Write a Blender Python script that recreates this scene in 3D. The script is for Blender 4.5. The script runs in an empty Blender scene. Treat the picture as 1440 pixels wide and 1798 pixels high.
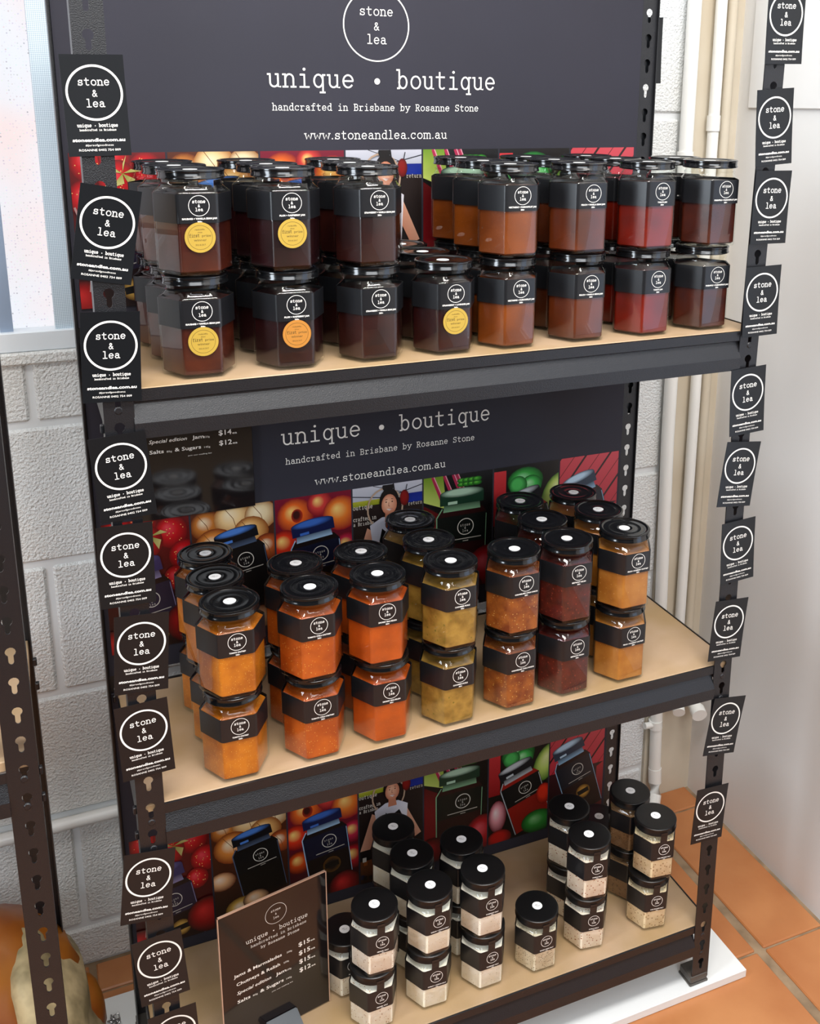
import bpy, bmesh, math, random
from mathutils import Vector, Matrix
random.seed(7)
PI = math.pi
SC = bpy.context.scene
COL = SC.collection

# ------------------------------------------------------------------ camera
cam_d = bpy.data.cameras.new('camera'); cam = bpy.data.objects.new('camera', cam_d); COL.objects.link(cam)
yaw, pitch, roll = 0.4130, -0.2575, 0.0090
fw = Vector((math.sin(yaw)*math.cos(pitch), math.cos(yaw)*math.cos(pitch), math.sin(pitch)))
rt = Vector((math.cos(yaw), -math.sin(yaw), 0)); up = rt.cross(fw)
r2 = rt*math.cos(roll)+up*math.sin(roll); u2 = -rt*math.sin(roll)+up*math.cos(roll)
cam.matrix_world = Matrix(((r2.x, u2.x, -fw.x, -0.0608), (r2.y, u2.y, -fw.y, -1.02317), (r2.z, u2.z, -fw.z, 1.31761), (0, 0, 0, 1)))
cam_d.sensor_fit = 'HORIZONTAL'; cam_d.sensor_width = 36
cam_d.lens = 1795.09/1440*36
cam_d.shift_x = -95.67/1440; cam_d.shift_y = -246.99/1440
cam_d.clip_start = 0.02
SC.camera = cam

# ------------------------------------------------------------------ light
SC.view_settings.view_transform = 'Standard'; SC.view_settings.look = 'None'
SC.view_settings.exposure = 0.0; SC.view_settings.gamma = 1.0; SC.view_settings.use_curve_mapping = False
w = bpy.data.worlds.new('world'); SC.world = w; w.use_nodes = True
bg = w.node_tree.nodes['Background']; bg.inputs[0].default_value = (0.90, 0.84, 0.76, 1); bg.inputs[1].default_value = 0.05

def area(name, loc, target, sx, sy, power, color):
    d = bpy.data.lights.new(name, 'AREA'); d.shape = 'RECTANGLE'; d.size = sx; d.size_y = sy
    d.energy = power; d.color = color
    o = bpy.data.objects.new(name, d); COL.objects.link(o); o.location = loc
    o.rotation_euler = (Vector(target)-Vector(loc)).to_track_quat('-Z', 'Y').to_euler()
    return o
area('ceiling_light', (0.25, -0.75, 2.52), (0.25, -0.3, 0.0), 1.3, 0.40, 46, (1.0, 0.975, 0.94))
area('shop_front_daylight', (-0.2, -2.55, 2.10), (0.40, 0.26, 0.9), 2.0, 0.8, 36, (0.93, 0.96, 1.0))
area('left_wall_fill', (-1.55, -0.55, 1.55), (-0.1, 0.42, 1.0), 0.5, 1.3, 30, (0.82, 0.91, 1.0))  # added cool fill, no window modelled here; brightens the left block wall
area('glint_strip_right', (0.75, -1.9, 2.3), (0.4, 0.2, 0.9), 1.3, 0.08, 9, (1.0, 0.96, 0.90))  # added narrow strip out of view, puts glints on the jar glass

# ------------------------------------------------------------------ helpers
def tag(o, label=None, cat=None, group=None, kind=None):
    if label: o['label'] = label
    if cat: o['category'] = cat
    if group: o['group'] = group
    if kind: o['kind'] = kind
    return o
def empty(name, loc, label=None, cat=None, group=None):
    o = bpy.data.objects.new(name, None); COL.objects.link(o); o.location = loc
    o.empty_display_size = 0.03
    return tag(o, label, cat, group)
def obj(name, me, parent=None, loc=None, label=None, cat=None, group=None, kind=None):
    o = bpy.data.objects.new(name, me); COL.objects.link(o)
    if parent is not None: o.parent = parent
    if loc is not None: o.location = loc
    return tag(o, label, cat, group, kind)
def finish(bm, name, mats, smooth=False, ang=None):
    me = bpy.data.meshes.new(name)
    bmesh.ops.recalc_face_normals(bm, faces=bm.faces)
    bm.to_mesh(me); bm.free()
    for m in (mats if isinstance(mats, (list, tuple)) else [mats]): me.materials.append(m)
    if smooth:
        for p in me.polygons: p.use_smooth = True
        if ang: me.set_sharp_from_angle(angle=math.radians(ang))
    return me
def box(bm, x0, x1, y0, y1, z0, z1, mi=0, bev=0.0):
    vs = [bm.verts.new(p) for p in ((x0,y0,z0),(x1,y0,z0),(x1,y1,z0),(x0,y1,z0),(x0,y0,z1),(x1,y0,z1),(x1,y1,z1),(x0,y1,z1))]
    fs = [bm.faces.new([vs[i] for i in f]) for f in ((0,3,2,1),(4,5,6,7),(0,1,5,4),(1,2,6,5),(2,3,7,6),(3,0,4,7))]
    for f in fs: f.material_index = mi
    if bev:
        es = list({e for f in fs for e in f.edges})
        r = bmesh.ops.bevel(bm, geom=es, offset=bev, segments=1, affect='EDGES')
        for f in r['faces']: f.material_index = mi
def box_me(name, x0, x1, y0, y1, z0, z1, m, bev=0.0):
    bm = bmesh.new(); box(bm, x0, x1, y0, y1, z0, z1, 0, bev); return finish(bm, name, m)
def lathe(bm, prof, n=32, c=(0, 0), mi=0, cap0=True, cap1=True):
    rings = []
    for r, z in prof:
        rings.append([bm.verts.new((c[0]+r*math.cos(2*PI*i/n), c[1]+r*math.sin(2*PI*i/n), z)) for i in range(n)])
    for a, b in zip(rings, rings[1:]):
        for i in range(n):
            f = bm.faces.new((a[i], a[(i+1) % n], b[(i+1) % n], b[i])); f.material_index = mi
    if cap0: bm.faces.new(rings[0][::-1]).material_index = mi
    if cap1: bm.faces.new(rings[-1]).material_index = mi
def tube(bm, pts, r, n=12, mi=0):
    pts = [Vector(p) for p in pts]; rings = []
    for i, p in enumerate(pts):
        d = (pts[min(i+1, len(pts)-1)]-pts[max(i-1, 0)]).normalized()
        a = d.cross(Vector((0, 0, 1)) if abs(d.z) < .9 else Vector((1, 0, 0))).normalized(); b = d.cross(a)
        rings.append([bm.verts.new(p+(a*math.cos(2*PI*k/n)+b*math.sin(2*PI*k/n))*r) for k in range(n)])
    for a, b in zip(rings, rings[1:]):
        for i in range(n): bm.faces.new((a[i], a[(i+1) % n], b[(i+1) % n], b[i])).material_index = mi
    bm.faces.new(rings[0][::-1]).material_index = mi; bm.faces.new(rings[-1]).material_index = mi

# ------------------------------------------------------------------ materials
def lin(c):
    if isinstance(c, str):
        c = [int(c[i:i+2], 16)/255 for i in (1, 3, 5)]
    return tuple((x/12.92 if x <= .04045 else ((x+.055)/1.055)**2.4) for x in c)+(1,)
def mat(name, color, rough=0.5, metal=0.0, coat=0.0, color2=None, scale=20, bump=0.0, bscale=200, detail=3, emit=None, estr=0, spec=0.5, lo=.35, hi=.65, crough=.05, bdist=.002):
    m = bpy.data.materials.new(name); m.use_nodes = True; nt = m.node_tree; N = nt.nodes; L = nt.links
    b = N['Principled BSDF']
    b.inputs['Base Color'].default_value = lin(color); b.inputs['Roughness'].default_value = rough
    b.inputs['Metallic'].default_value = metal; b.inputs['Coat Weight'].default_value = coat
    b.inputs['Coat Roughness'].default_value = crough
    b.inputs['Specular IOR Level'].default_value = spec
    tc = N.new('ShaderNodeTexCoord')
    if color2:
        nz = N.new('ShaderNodeTexNoise'); nz.inputs['Scale'].default_value = scale; nz.inputs['Detail'].default_value = detail
        L.new(tc.outputs['Object'], nz.inputs['Vector'])
        mr = N.new('ShaderNodeMapRange'); mr.inputs[1].default_value = lo; mr.inputs[2].default_value = hi
        L.new(nz.outputs[0], mr.inputs[0])
        mx = N.new('ShaderNodeMix'); mx.data_type = 'RGBA'
        mx.inputs[6].default_value = lin(color); mx.inputs[7].default_value = lin(color2)
        L.new(mr.outputs[0], mx.inputs[0]); L.new(mx.outputs[2], b.inputs['Base Color'])
    if bump:
        nb = N.new('ShaderNodeTexNoise'); nb.inputs['Scale'].default_value = bscale; nb.inputs['Detail'].default_value = 4
        L.new(tc.outputs['Object'], nb.inputs['Vector'])
        bp = N.new('ShaderNodeBump'); bp.inputs['Strength'].default_value = bump; bp.inputs['Distance'].default_value = bdist
        L.new(nb.outputs[0], bp.inputs['Height']); L.new(bp.outputs[0], b.inputs['Normal'])
    if emit:
        b.inputs['Emission Color'].default_value = lin(emit); b.inputs['Emission Strength'].default_value = estr
    return m
def speckled(name, base, spots, scale=260, thr=.35, rough=.45, base2=None, bscale=60, bump=.3):
    """food: base tone with noise variation and small bits of another tone"""
    m = bpy.data.materials.new(name); m.use_nodes = True; nt = m.node_tree; N = nt.nodes; L = nt.links
    b = N['Principled BSDF']; b.inputs['Roughness'].default_value = rough
    tc = N.new('ShaderNodeTexCoord'); oi = N.new('ShaderNodeObjectInfo')
    va = N.new('ShaderNodeVectorMath'); va.operation = 'ADD'; L.new(tc.outputs['Object'], va.inputs[0]); L.new(oi.outputs['Random'], va.inputs[1])
    nz = N.new('ShaderNodeTexNoise'); nz.inputs['Scale'].default_value = bscale; nz.inputs['Detail'].default_value = 4
    L.new(va.outputs[0], nz.inputs['Vector'])
    m1 = N.new('ShaderNodeMix'); m1.data_type = 'RGBA'; m1.inputs[6].default_value = lin(base); m1.inputs[7].default_value = lin(base2 or base)
    mr = N.new('ShaderNodeMapRange'); mr.inputs[1].default_value = .35; mr.inputs[2].default_value = .65
    L.new(nz.outputs[0], mr.inputs[0]); L.new(mr.outputs[0], m1.inputs[0])
    vo = N.new('ShaderNodeTexVoronoi'); vo.inputs['Scale'].default_value = scale; vo.inputs['Randomness'].default_value = 1
    L.new(va.outputs[0], vo.inputs['Vector'])
    lt = N.new('ShaderNodeMapRange'); lt.inputs[1].default_value = thr; lt.inputs[2].default_value = thr-.08; L.new(vo.outputs['Distance'], lt.inputs[0])
    gt = N.new('ShaderNodeMath'); gt.operation = 'GREATER_THAN'; gt.inputs[1].default_value = .62; 
    sp = N.new('ShaderNodeSeparateColor'); L.new(vo.outputs['Color'], sp.inputs[0]); L.new(sp.outputs[0], gt.inputs[0])
    mu = N.new('ShaderNodeMath'); mu.operation = 'MULTIPLY'; L.new(lt.outputs[0], mu.inputs[0]); L.new(gt.outputs[0], mu.inputs[1])
    m2 = N.new('ShaderNodeMix'); m2.data_type = 'RGBA'; L.new(mu.outputs[0], m2.inputs[0]); L.new(m1.outputs[2], m2.inputs[6]); m2.inputs[7].default_value = lin(spots)
    L.new(m2.outputs[2], b.inputs['Base Color'])
    if bump:
        bp = N.new('ShaderNodeBump'); bp.inputs['Strength'].default_value = bump; bp.inputs['Distance'].default_value = .001
        L.new(nz.outputs[0], bp.inputs['Height']); L.new(bp.outputs[0], b.inputs['Normal'])
    return m
def glass_mat(name, tint=(.97, .985, .975), rough=.015, ior=1.55):
    m = bpy.data.materials.new(name); m.use_nodes = True; nt = m.node_tree; N = nt.nodes; L = nt.links
    N.remove(N['Principled BSDF']); out = N['Material Output']
    tr = N.new('ShaderNodeBsdfTransparent'); tr.inputs[0].default_value = tint+(1,)
    gl = N.new('ShaderNodeBsdfGlossy'); gl.inputs['Roughness'].default_value = rough
    fr = N.new('ShaderNodeFresnel'); fr.inputs[0].default_value = ior
    ge = N.new('ShaderNodeNewGeometry')
    mu = N.new('ShaderNodeMath'); mu.operation = 'MULTIPLY_ADD'; mu.inputs[1].default_value = -1; mu.inputs[2].default_value = 1
    L.new(ge.outputs['Backfacing'], mu.inputs[0])
    m2 = N.new('ShaderNodeMath'); m2.operation = 'MULTIPLY'; L.new(fr.outputs[0], m2.inputs[0]); L.new(mu.outputs[0], m2.inputs[1])
    mx = N.new('ShaderNodeMixShader'); L.new(m2.outputs[0], mx.inputs[0]); L.new(tr.outputs[0], mx.inputs[1]); L.new(gl.outputs[0], mx.inputs[2])
    L.new(mx.outputs[0], out.inputs[0])
    return m
def vcol_mat(name, rough=.35):
    m = bpy.data.materials.new(name); m.use_nodes = True; N = m.node_tree.nodes
    a = N.new('ShaderNodeVertexColor'); a.layer_name = 'Col'; b = N['Principled BSDF']
    m.node_tree.links.new(a.outputs[0], b.inputs['Base Color']); b.inputs['Roughness'].default_value = rough
    return m

M_steel = mat('black_textured_steel', '#19191c', .30, 0, 0, bump=.25, bscale=900, spec=.5)
M_steel_side = M_steel
M_board = mat('kraft_particleboard', '#b2977a', .55, color2='#a2865f', scale=9, bump=.06, bscale=400)
M_panel = mat('matt_charcoal_print', '#2b2a34', .60, color2='#282730', scale=4, spec=.3)
M_photo = vcol_mat('printed_photo', .4)
M_white = mat('white_ink', '#fbf7ef', .5)
M_card = mat('glossy_black_card', '#121417', .28, spec=.4)
M_cream = mat('card_white_ink', '#f2f0ea', .4)
M_label = mat('satin_black_label', '#17181b', .30, spec=.5)
M_lid = mat('black_lacquered_lid', '#0c0d0f', .16, spec=.6, coat=.3)
M_plid = mat('black_plastic_lid', '#0d0d0e', .33, spec=.5)
M_dot = mat('white_price_dot', '#f1f1f1', .5)
M_ink = mat('black_pen', '#1a1a1e', .5)
M_gold = mat('gold_sticker', '#bd9e42', .35, metal=.15)
M_goldo = mat('orange_sticker', '#c08238', .35, metal=.15)
M_goldink = mat('sticker_print', '#5c4a1c', .5)
M_glass = glass_mat('jar_glass')
M_acryl = mat('black_acrylic', '#191516', .08, spec=.6)
M_acedge = mat('clear_acrylic_edge', '#c9a48c', .2)
M_block = mat('painted_blockwork', '#e6eaec', .6, bump=1.0, bscale=260, color2='#e4e4e0', scale=3, bdist=.0042)
M_mortar = mat('painted_mortar', '#dcdfe0', .65, bump=.2, bscale=60)
M_wallr = mat('painted_sheet_wall', '#e3e3e2', .42, color2='#dbdad8', scale=1.3)
M_pilaster = mat('cream_painted_reveal', '#cbc2b0', .55, color2='#bfb39e', scale=5)
M_pipe = mat('white_pvc_pipe', '#e8e8e4', .32)
M_terra = mat('terracotta_tile', '#bd8050', .36, color2='#a8683c', scale=6, bump=.12, bscale=30, detail=5)
M_grout = mat('grey_brown_grout', '#9c8468', .8, color2='#7d6850', scale=30)
M_base = mat('white_melamine', '#e3e5e4', .35)
M_ceil = mat('white_ceiling', '#e9e7e2', .8)
M_frame = mat('white_window_frame', '#e6edf2', .35)
M_rubber = mat('dark_grey_plastic_foot', '#4a4641', .4)
M_steelbright = mat('bright_steel', '#b9b9b9', .2, metal=1)
M_bread = mat('golden_brown_skin', '#a8691f', .36, color2='#74340f', scale=7, bump=.3, bscale=14)
M_mottle = mat('pale_mottled_patch', '#b8a57c', .6, color2='#746848', scale=26, bump=.6, bscale=40)
M_paper = mat('cream_paper', '#e6dcc6', .6)

# window pane: bright outdoors seen through a dotted insect screen
def pane_mat():
    m = bpy.data.materials.new('lit_screened_pane'); m.use_nodes = True; N = m.node_tree.nodes; L = m.node_tree.links
    tc = N.new('ShaderNodeTexCoord'); vo = N.new('ShaderNodeTexVoronoi'); vo.inputs['Scale'].default_value = 260; vo.inputs['Randomness'].default_value = .35
    L.new(tc.outputs['Object'], vo.inputs['Vector'])
    cr = N.new('ShaderNodeMapRange'); cr.inputs[1].default_value = .30; cr.inputs[2].default_value = .46; L.new(vo.outputs['Distance'], cr.inputs[0])
    hs = N.new('ShaderNodeHueSaturation'); hs.inputs['Saturation'].default_value = .35; hs.inputs['Value'].default_value = .9; L.new(vo.outputs['Color'], hs.inputs['Color'])
    mixd = N.new('ShaderNodeMix'); mixd.data_type = 'RGBA'; mixd.inputs[0].default_value = .25; L.new(hs.outputs[0], mixd.inputs[6]); mixd.inputs[7].default_value = (.8, .9, .97, 1)
    # broad soft colours of the yard outside
    nz = N.new('ShaderNodeTexNoise'); nz.inputs['Scale'].default_value = 6; L.new(tc.outputs['Object'], nz.inputs['Vector'])
    ra = N.new('ShaderNodeValToRGB'); ra.color_ramp.elements[0].position = .35; ra.color_ramp.elements[0].color = (.95, .80, .80, 1)
    ra.color_ramp.elements[1].position = .6; ra.color_ramp.elements[1].color = (.86, .90, .97, 1); L.new(nz.outputs[0], ra.inputs[0])
    mx = N.new('ShaderNodeMix'); mx.data_type = 'RGBA'; L.new(cr.outputs[0], mx.inputs[0]); L.new(mixd.outputs[2], mx.inputs[6]); L.new(ra.outputs[0], mx.inputs[7])
    b = N['Principled BSDF']; b.inputs['Base Color'].default_value = (.02, .02, .02, 1); L.new(mx.outputs[2], b.inputs['Emission Color']); b.inputs['Emission Strength'].default_value = 1.0
    return m
M_pane = pane_mat()
def screen_mat():
    m = bpy.data.materials.new('insect_screen_mesh'); m.use_nodes = True; N = m.node_tree.nodes; L = m.node_tree.links
    tc = N.new('ShaderNodeTexCoord'); mp = N.new('ShaderNodeMapping'); mp.inputs['Rotation'].default_value = (0, PI/4, 0); L.new(tc.outputs['Object'], mp.inputs[0])
    ch = N.new('ShaderNodeTexChecker'); ch.inputs['Scale'].default_value = 620; ch.inputs[1].default_value = lin('#dce8f0'); ch.inputs[2].default_value = lin('#a9bccb'); L.new(mp.outputs[0], ch.inputs[0])
    L.new(ch.outputs[0], N['Principled BSDF'].inputs['Base Color']); return m
M_screen = screen_mat()

# ------------------------------------------------------------------ lettering: a typewriter stroke face
def arc(cx, cy, rx, ry, a0, a1, n=9):
    return [(cx+rx*math.cos(math.radians(a0+(a1-a0)*i/n)), cy+ry*math.sin(math.radians(a0+(a1-a0)*i/n))) for i in range(n+1)]
def stem(x, y0, y1): return [(x, y0), (x, y1)]
def ser(x, y, l=.17, r=.17): return [(x-l, y), (x+r, y)]
G = {
 'a': [[(.2, .82)]+arc(.45, .72, .27, .28, 150, 0)+[(.72, .12), (.8, .0), (.93, .02)], arc(.43, .29, .29, .29, 60, 300, 12)+[(.72, .22)], [(.55, .57), (.72, .55)]],
 'b': [stem(.2, 0, 1.5), ser(.1, 1.5, .1, .1), arc(.5, .5, .32, .5, 180, -180, 16), [(.05, 0), (.2, 0)]],
 'c': [arc(.5, .5, .36, .5, 40, 320, 14), [(.78, .98), (.78, .72)]],
 'd': [stem(.76, 0, 1.5), ser(.7, 1.5, .14, .06), arc(.45, .5, .32, .5, 0, 360, 16), ser(.85, 0, .09, .09)],
 'e': [[(.14, .52), (.84, .52)]+arc(.49, .5, .36, .5, 0, 320, 16)],
 'f': [[(.85, 1.38)]+arc(.65, 1.22, .22, .27, 60, 180)+[(.43, 0)], ser(.43, 0, .27, .3), [(.12, .97), (.78, .97)]],
 'g': [arc(.44, .5, .32, .5, 0, 360, 16), [(.76, .97), (.76, -.2)]+arc(.5, -.2, .26, .26, 0, -150), ser(.82, .97, .06, .1)],
 'h': [stem(.2, 0, 1.5), ser(.14, 1.5, .1, .06), [(.2, .6)]+arc(.5, .65, .28, .35, 160, 0)+[(.78, 0)], ser(.2, 0), ser(.78, 0)],
 'i': [stem(.5, 0, .97), [(.22, .97), (.5, .97)], ser(.5, 0, .32, .32), 'dot.5,1.4'],
 'k': [stem(.22, 0, 1.5), [(.72, .95), (.24, .4)], [(.42, .58), (.78, 0)], ser(.22, 0), ser(.8, 0, .1, .1), ser(.72, .95)],
 'l': [stem(.5, 0, 1.5), [(.22, 1.5), (.5, 1.5)], ser(.5, 0, .34, .34)],
 'm': [stem(.12, 0, .97), [(.0, .97), (.12, .97)], [(.12, .7)]+arc(.31, .72, .19, .27, 150, 0, 6)+[(.5, 0)], [(.5, .7)]+arc(.69, .72, .19, .27, 150, 0, 6)+[(.88, 0)], ser(.12, 0, .1, .1), ser(.5, 0, .08, .08), ser(.88, 0, .1, .1)],
 'n': [stem(.2, 0, .97), [(.04, .97), (.2, .97)], [(.2, .6)]+arc(.5, .65, .28, .34, 160, 0)+[(.78, 0)], ser(.2, 0), ser(.78, 0)],
 'o': [arc(.5, .5, .38, .5, 0, 360, 20)],
 'q': [arc(.45, .5, .32, .5, 0, 360, 16), stem(.77, -.42, .97), ser(.77, -.42, .2, .14), ser(.82, .97, .05, .1)],
 'r': [stem(.3, 0, .97), [(.08, .97), (.3, .97)], [(.3, .55)]+arc(.62, .58, .3, .4, 160, 45), ser(.3, 0, .22, .34)],
 's': [arc(.47, .74, .27, .24, 20, 270, 10)+arc(.5, .26, .3, .25, 90, -160, 10), [(.76, .98), (.76, .74)], [(.17, .02), (.17, .28)]],
 't': [[(.38, 1.35), (.38, .25)]+arc(.6, .25, .22, .25, 180, 320), [(.1, .97), (.78, .97)]],
 'u': [[(.04, .97), (.2, .97)], [(.2, .97), (.2, .35)]+arc(.48, .33, .28, .33, 180, 330)+[(.76, .25)], [(.76, .97), (.76, 0), (.92, 0)], [(.6, .97), (.76, .97)]],
 'w': [[(.1, .97), (.28, 0), (.5, .75), (.72, 0), (.9, .97)], ser(.1, .97, .1, .12), ser(.9, .97, .12, .1)],
 'y': [[(.12, .97), (.5, .05)], [(.88, .97), (.38, -.35), (.15, -.42)], ser(.14, .97), ser(.86, .97)],
 'B': [stem(.22, 0, 1.4), [(.06, 1.4), (.5, 1.4)]+arc(.52, 1.07, .26, .33, 90, -90)+[(.22, .74)], [(.5, .74)]+arc(.54, .37, .3, .37, 90, -90)+[(.06, 0)]],
 'R': [stem(.22, 0, 1.4), [(.06, 1.4), (.5, 1.4)]+arc(.52, 1.05, .26, .35, 90, -90)+[(.22, .7)], [(.5, .7), (.8, 0), (.95, 0)], ser(.22, 0)],
 'S': [arc(.47, 1.05, .3, .33, 20, 270, 10)+arc(.5, .37, .33, .35, 90, -160, 10), [(.79, 1.4), (.79, 1.1)], [(.14, 0), (.14, .3)]],
 '&': [[(.92, 0), (.3, .95)]+arc(.46, 1.1, .2, .22, 200, -40)+[(.3, .62)]+arc(.4, .32, .3, .32, 120, 290)+[(.85, .6)]],
 '.': ['dot.5,.06'], '*': ['bigdot.5,.5'],
}
def stroke(bm, pts, hw, xf, mi=0, z=0.0):
    """flat ribbon along a polyline; xf maps (u,v) to 3D"""
    P = [Vector((p[0], p[1])) for p in pts]
    if len(P) < 2: return
    L, R = [], []
    for i, p in enumerate(P):
        a = P[max(i-1, 0)]; b = P[min(i+1, len(P)-1)]; d = (b-a)
        if d.length < 1e-9: d = Vector((1, 0))
        d.normalize(); n = Vector((-d.y, d.x)); ext = Vector((0, 0))
        if i == 0: ext = -d*hw*.7
        if i == len(P)-1: ext = d*hw*.7
        L.append(p+n*hw+ext); R.append(p-n*hw+ext)
    vl = [bm.verts.new(xf(q.x, q.y)) for q in L]; vr = [bm.verts.new(xf(q.x, q.y)) for q in R]
    for i in range(len(P)-1): bm.faces.new((vl[i], vl[i+1], vr[i+1], vr[i])).material_index = mi
def disc2(bm, cx, cy, r, xf, n=14, mi=0):
    bm.faces.new([bm.verts.new(xf(cx+r*math.cos(2*PI*i/n), cy+r*math.sin(2*PI*i/n))) for i in range(n)]).material_index = mi
def ring2(bm, cx, cy, r, w_, xf, n=56, mi=0):
    a = [bm.verts.new(xf(cx+r*math.cos(2*PI*i/n), cy+r*math.sin(2*PI*i/n))) for i in range(n)]
    b = [bm.verts.new(xf(cx+(r-w_)*math.cos(2*PI*i/n), cy+(r-w_)*math.sin(2*PI*i/n))) for i in range(n)]
    for i in range(n): bm.faces.new((a[i], a[(i+1) % n], b[(i+1) % n], b[i])).material_index = mi
def typed(bm, text, x, y, xh, adv, xf, wt=.075, center=True, mi=0, cwf=1):
    """text centred on x, baseline y, x-height xh, advance adv"""
    pw_ = [({'w': 1.25, 'm': 1.25, '.': .5, 'l': .85, 't': .9}.get(c_, 1.0) if cwf != 1 else 1.0) for c_ in text]
    adv0 = adv*len(text)/sum(pw_)
    if center: x = x-adv*len(text)/2
    s = xh; cw = adv/xh*.93
    for ch, pk in zip(text, pw_):
        adv = adv0*pk; cw = adv/xh*.93
        for st in G.get(ch, []):
            ox = x+(adv-s*cw)/2
            if isinstance(st, str):
                big = st.startswith('big'); a, b = st[6 if big else 3:].split(',')
                disc2(bm, ox+float(a)*s*cw, y+float(b)*s, s*(.22 if big else .12), xf, 10, mi)
            else:
                stroke(bm, [(ox+p[0]*s*cw, y+p[1]*s) for p in st], wt*s, xf, mi)
        x += adv
def flat(ox=0, oy=0, oz=0):            # maps (u,v) onto a plane facing -y
    return lambda u, v: (ox+u, oy, oz+v)
_txt_cache = {}
def sans(bm, text, x, y, size, xf, mi=0, align='CENTER', bold=0.0, shear=0.0, width=None):
    """Blender's built-in face, as flat mesh; size = cap height. width squeezes the line to fit"""
    key = (text, bold, shear)
    if key not in _txt_cache:
        cu = bpy.data.curves.new('t', 'FONT'); cu.body = text; cu.size = 1; cu.resolution_u = 2; cu.offset = bold; cu.shear = shear
        o = bpy.data.objects.new('t', cu); COL.objects.link(o)
        me = bpy.data.meshes.new_from_object(o.evaluated_get(bpy.context.evaluated_depsgraph_get()))
        _txt_cache[key] = ([(v.co.x, v.co.y) for v in me.vertices], [list(p.vertices) for p in me.polygons])
        bpy.data.objects.remove(o); bpy.data.curves.remove(cu); bpy.data.meshes.remove(me)
    vs, fs = _txt_cache[key]
    if not vs: return
    x0 = min(v[0] for v in vs); x1 = max(v[0] for v in vs); s = size/.73
    sx = (width/(x1-x0)) if width else s
    off = {'CENTER': -(x0+x1)/2, 'LEFT': -x0, 'RIGHT': -x1}[align]
    nv = [bm.verts.new(xf(x+(v[0]+off)*sx, y+v[1]*s)) for v in vs]
    for f in fs:
        try: bm.faces.new([nv[i] for i in f]).material_index = mi
        except ValueError: pass
def logo(bm, cx, cy, r, rw, xf, xh=None, wt=.08, mi=0):
    ring2(bm, cx, cy, r, rw, xf, mi=mi); xh = xh or r*.155
    typed(bm, 'stone', cx, cy+r*.27, xh, xh*1.26, xf, wt, mi=mi)
    typed(bm, '&', cx, cy-r*.13, xh*.92, xh*1.05, xf, wt, mi=mi)
    typed(bm, 'lea', cx, cy-r*.50, xh, xh*1.26, xf, wt, mi=mi)
def flat_finish(bm, name, mats):
    me = bpy.data.meshes.new(name)
    bm.normal_update()
    bm.to_mesh(me); bm.free()
    for m in (mats if isinstance(mats, (list, tuple)) else [mats]): me.materials.append(m)
    return me

# ================================================================== SETTING
YW, XW = 0.4188, 1.0645
floor = obj('floor', box_me('floor_slab', -2.4, XW+.02, -2.6, YW+.05, -.03, -.0035, M_grout), kind='structure')
tile_me = {}
def tile(x0, x1, y0, y1):
    g = .0055; gy = .0022
    bm = bmesh.new(); box(bm, x0+g, x1-g, y0+gy, y1-gy, -.012, 0, 0, .002)
    obj('tile', finish(bm, 'tile', M_terra), floor)
xs = [.929-.33*k for k in range(8, -1, -1)]
ys = [.026+.33*k for k in range(-5, 1)]+[.356]
for i, xa in enumerate(xs):
    xb = xs[i+1] if i+1 < len(xs) else XW
    for ya, yb in zip(ys, ys[1:]+[YW]):
        if xa == xs[-1]: tile(xa+.003, xb-.002, ya, min(yb, YW-.002))
        else: tile(xa, xb-(.003 if i == len(xs)-2 else 0), ya, min(yb, YW-.002))

# back wall: mortar bed and single blocks
wb = obj('wall_back', box_me('mortar_bed', -2.2, .957, YW+.004, YW+.12, -.02, .998, M_mortar), kind='structure')
bm = bmesh.new(); box(bm, .010, .957, YW+.0042, YW+.12, .998, 2.4)
obj('mortar_upper', finish(bm, 'mortar_upper', M_mortar), wb)
courses = [.0714+.2045*k for k in range(-1, 12)]
def block(x0, x1, z0, z1):
    g = .0048
    bm = bmesh.new(); box(bm, x0+g, x1-g, YW, YW+.05, z0+g, z1-g, 0, .0035)
    obj('block', finish(bm, 'block', M_block), wb)
for k, z in enumerate(courses):
    z1_ = z+.2045
    off = -.0645 if k % 2 == 1 else -.0645+.2045
    # course between .0714 and .2759 (k=1) and .4804-.685 (k=3) have joints at -.0645
    zt = z1_
    lo = max(z, -.005)
    j = [off+.409*n for n in range(-6, 4)]
    for a, b in zip(j, j[1:]):
        b2 = min(b, .962)
        if a > .95: continue
        if b2-a < .03: continue
        if zt > 1.0 and a < .008:
            if z < .985 and z > .7:
                block(a, min(b2, .008) if b2 > .008 else b2, lo, .992) if min(b2, .008)-a > .03 else None
            if b2 > .05: block(.010, b2, lo, zt)
            continue
        block(a, b2, lo, zt)
# the recess with pipes, cream painted
obj('wall_recess', box_me('wall_recess', .957, XW+.02, YW-.004, YW+.12, -.02, 2.4, M_pilaster), kind='structure')
wr = obj('wall_right', box_me('wall_right', XW, XW+.08, -.38, YW+.05, -.02, 2.62, M_wallr), kind='structure')
obj('wall_under_window', box_me('wall_under_window', XW, XW+.08, -2.6, -.38, -.02, .45, M_wallr), wr)
win2 = obj('window_2', box_me('window_frame', XW+.02, XW+.06, -.95, -.38, .45, .49, M_frame), kind='structure')
obj('pane', box_me('pane', XW+.05, XW+.055, -.95, -.38, .49, 2.0, mat('lit_side_pane', '#101418', .2, emit='#cfdff8', estr=2.0)), win2)
obj('wall_beside_window', box_me('wall_beside_window', XW, XW+.08, -2.6, -.95, .45, 2.62, M_wallr), wr)
obj('wall_above_window', box_me('wall_above_window', XW, XW+.08, -.95, -.38, 2.0, 2.62, M_wallr), wr)
obj('trim_1', box_me('trim_1', XW-.004, XW+.0005, -.19, YW-.035, 1.312, 2.4, M_wallr, .001), kind='structure')
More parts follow.
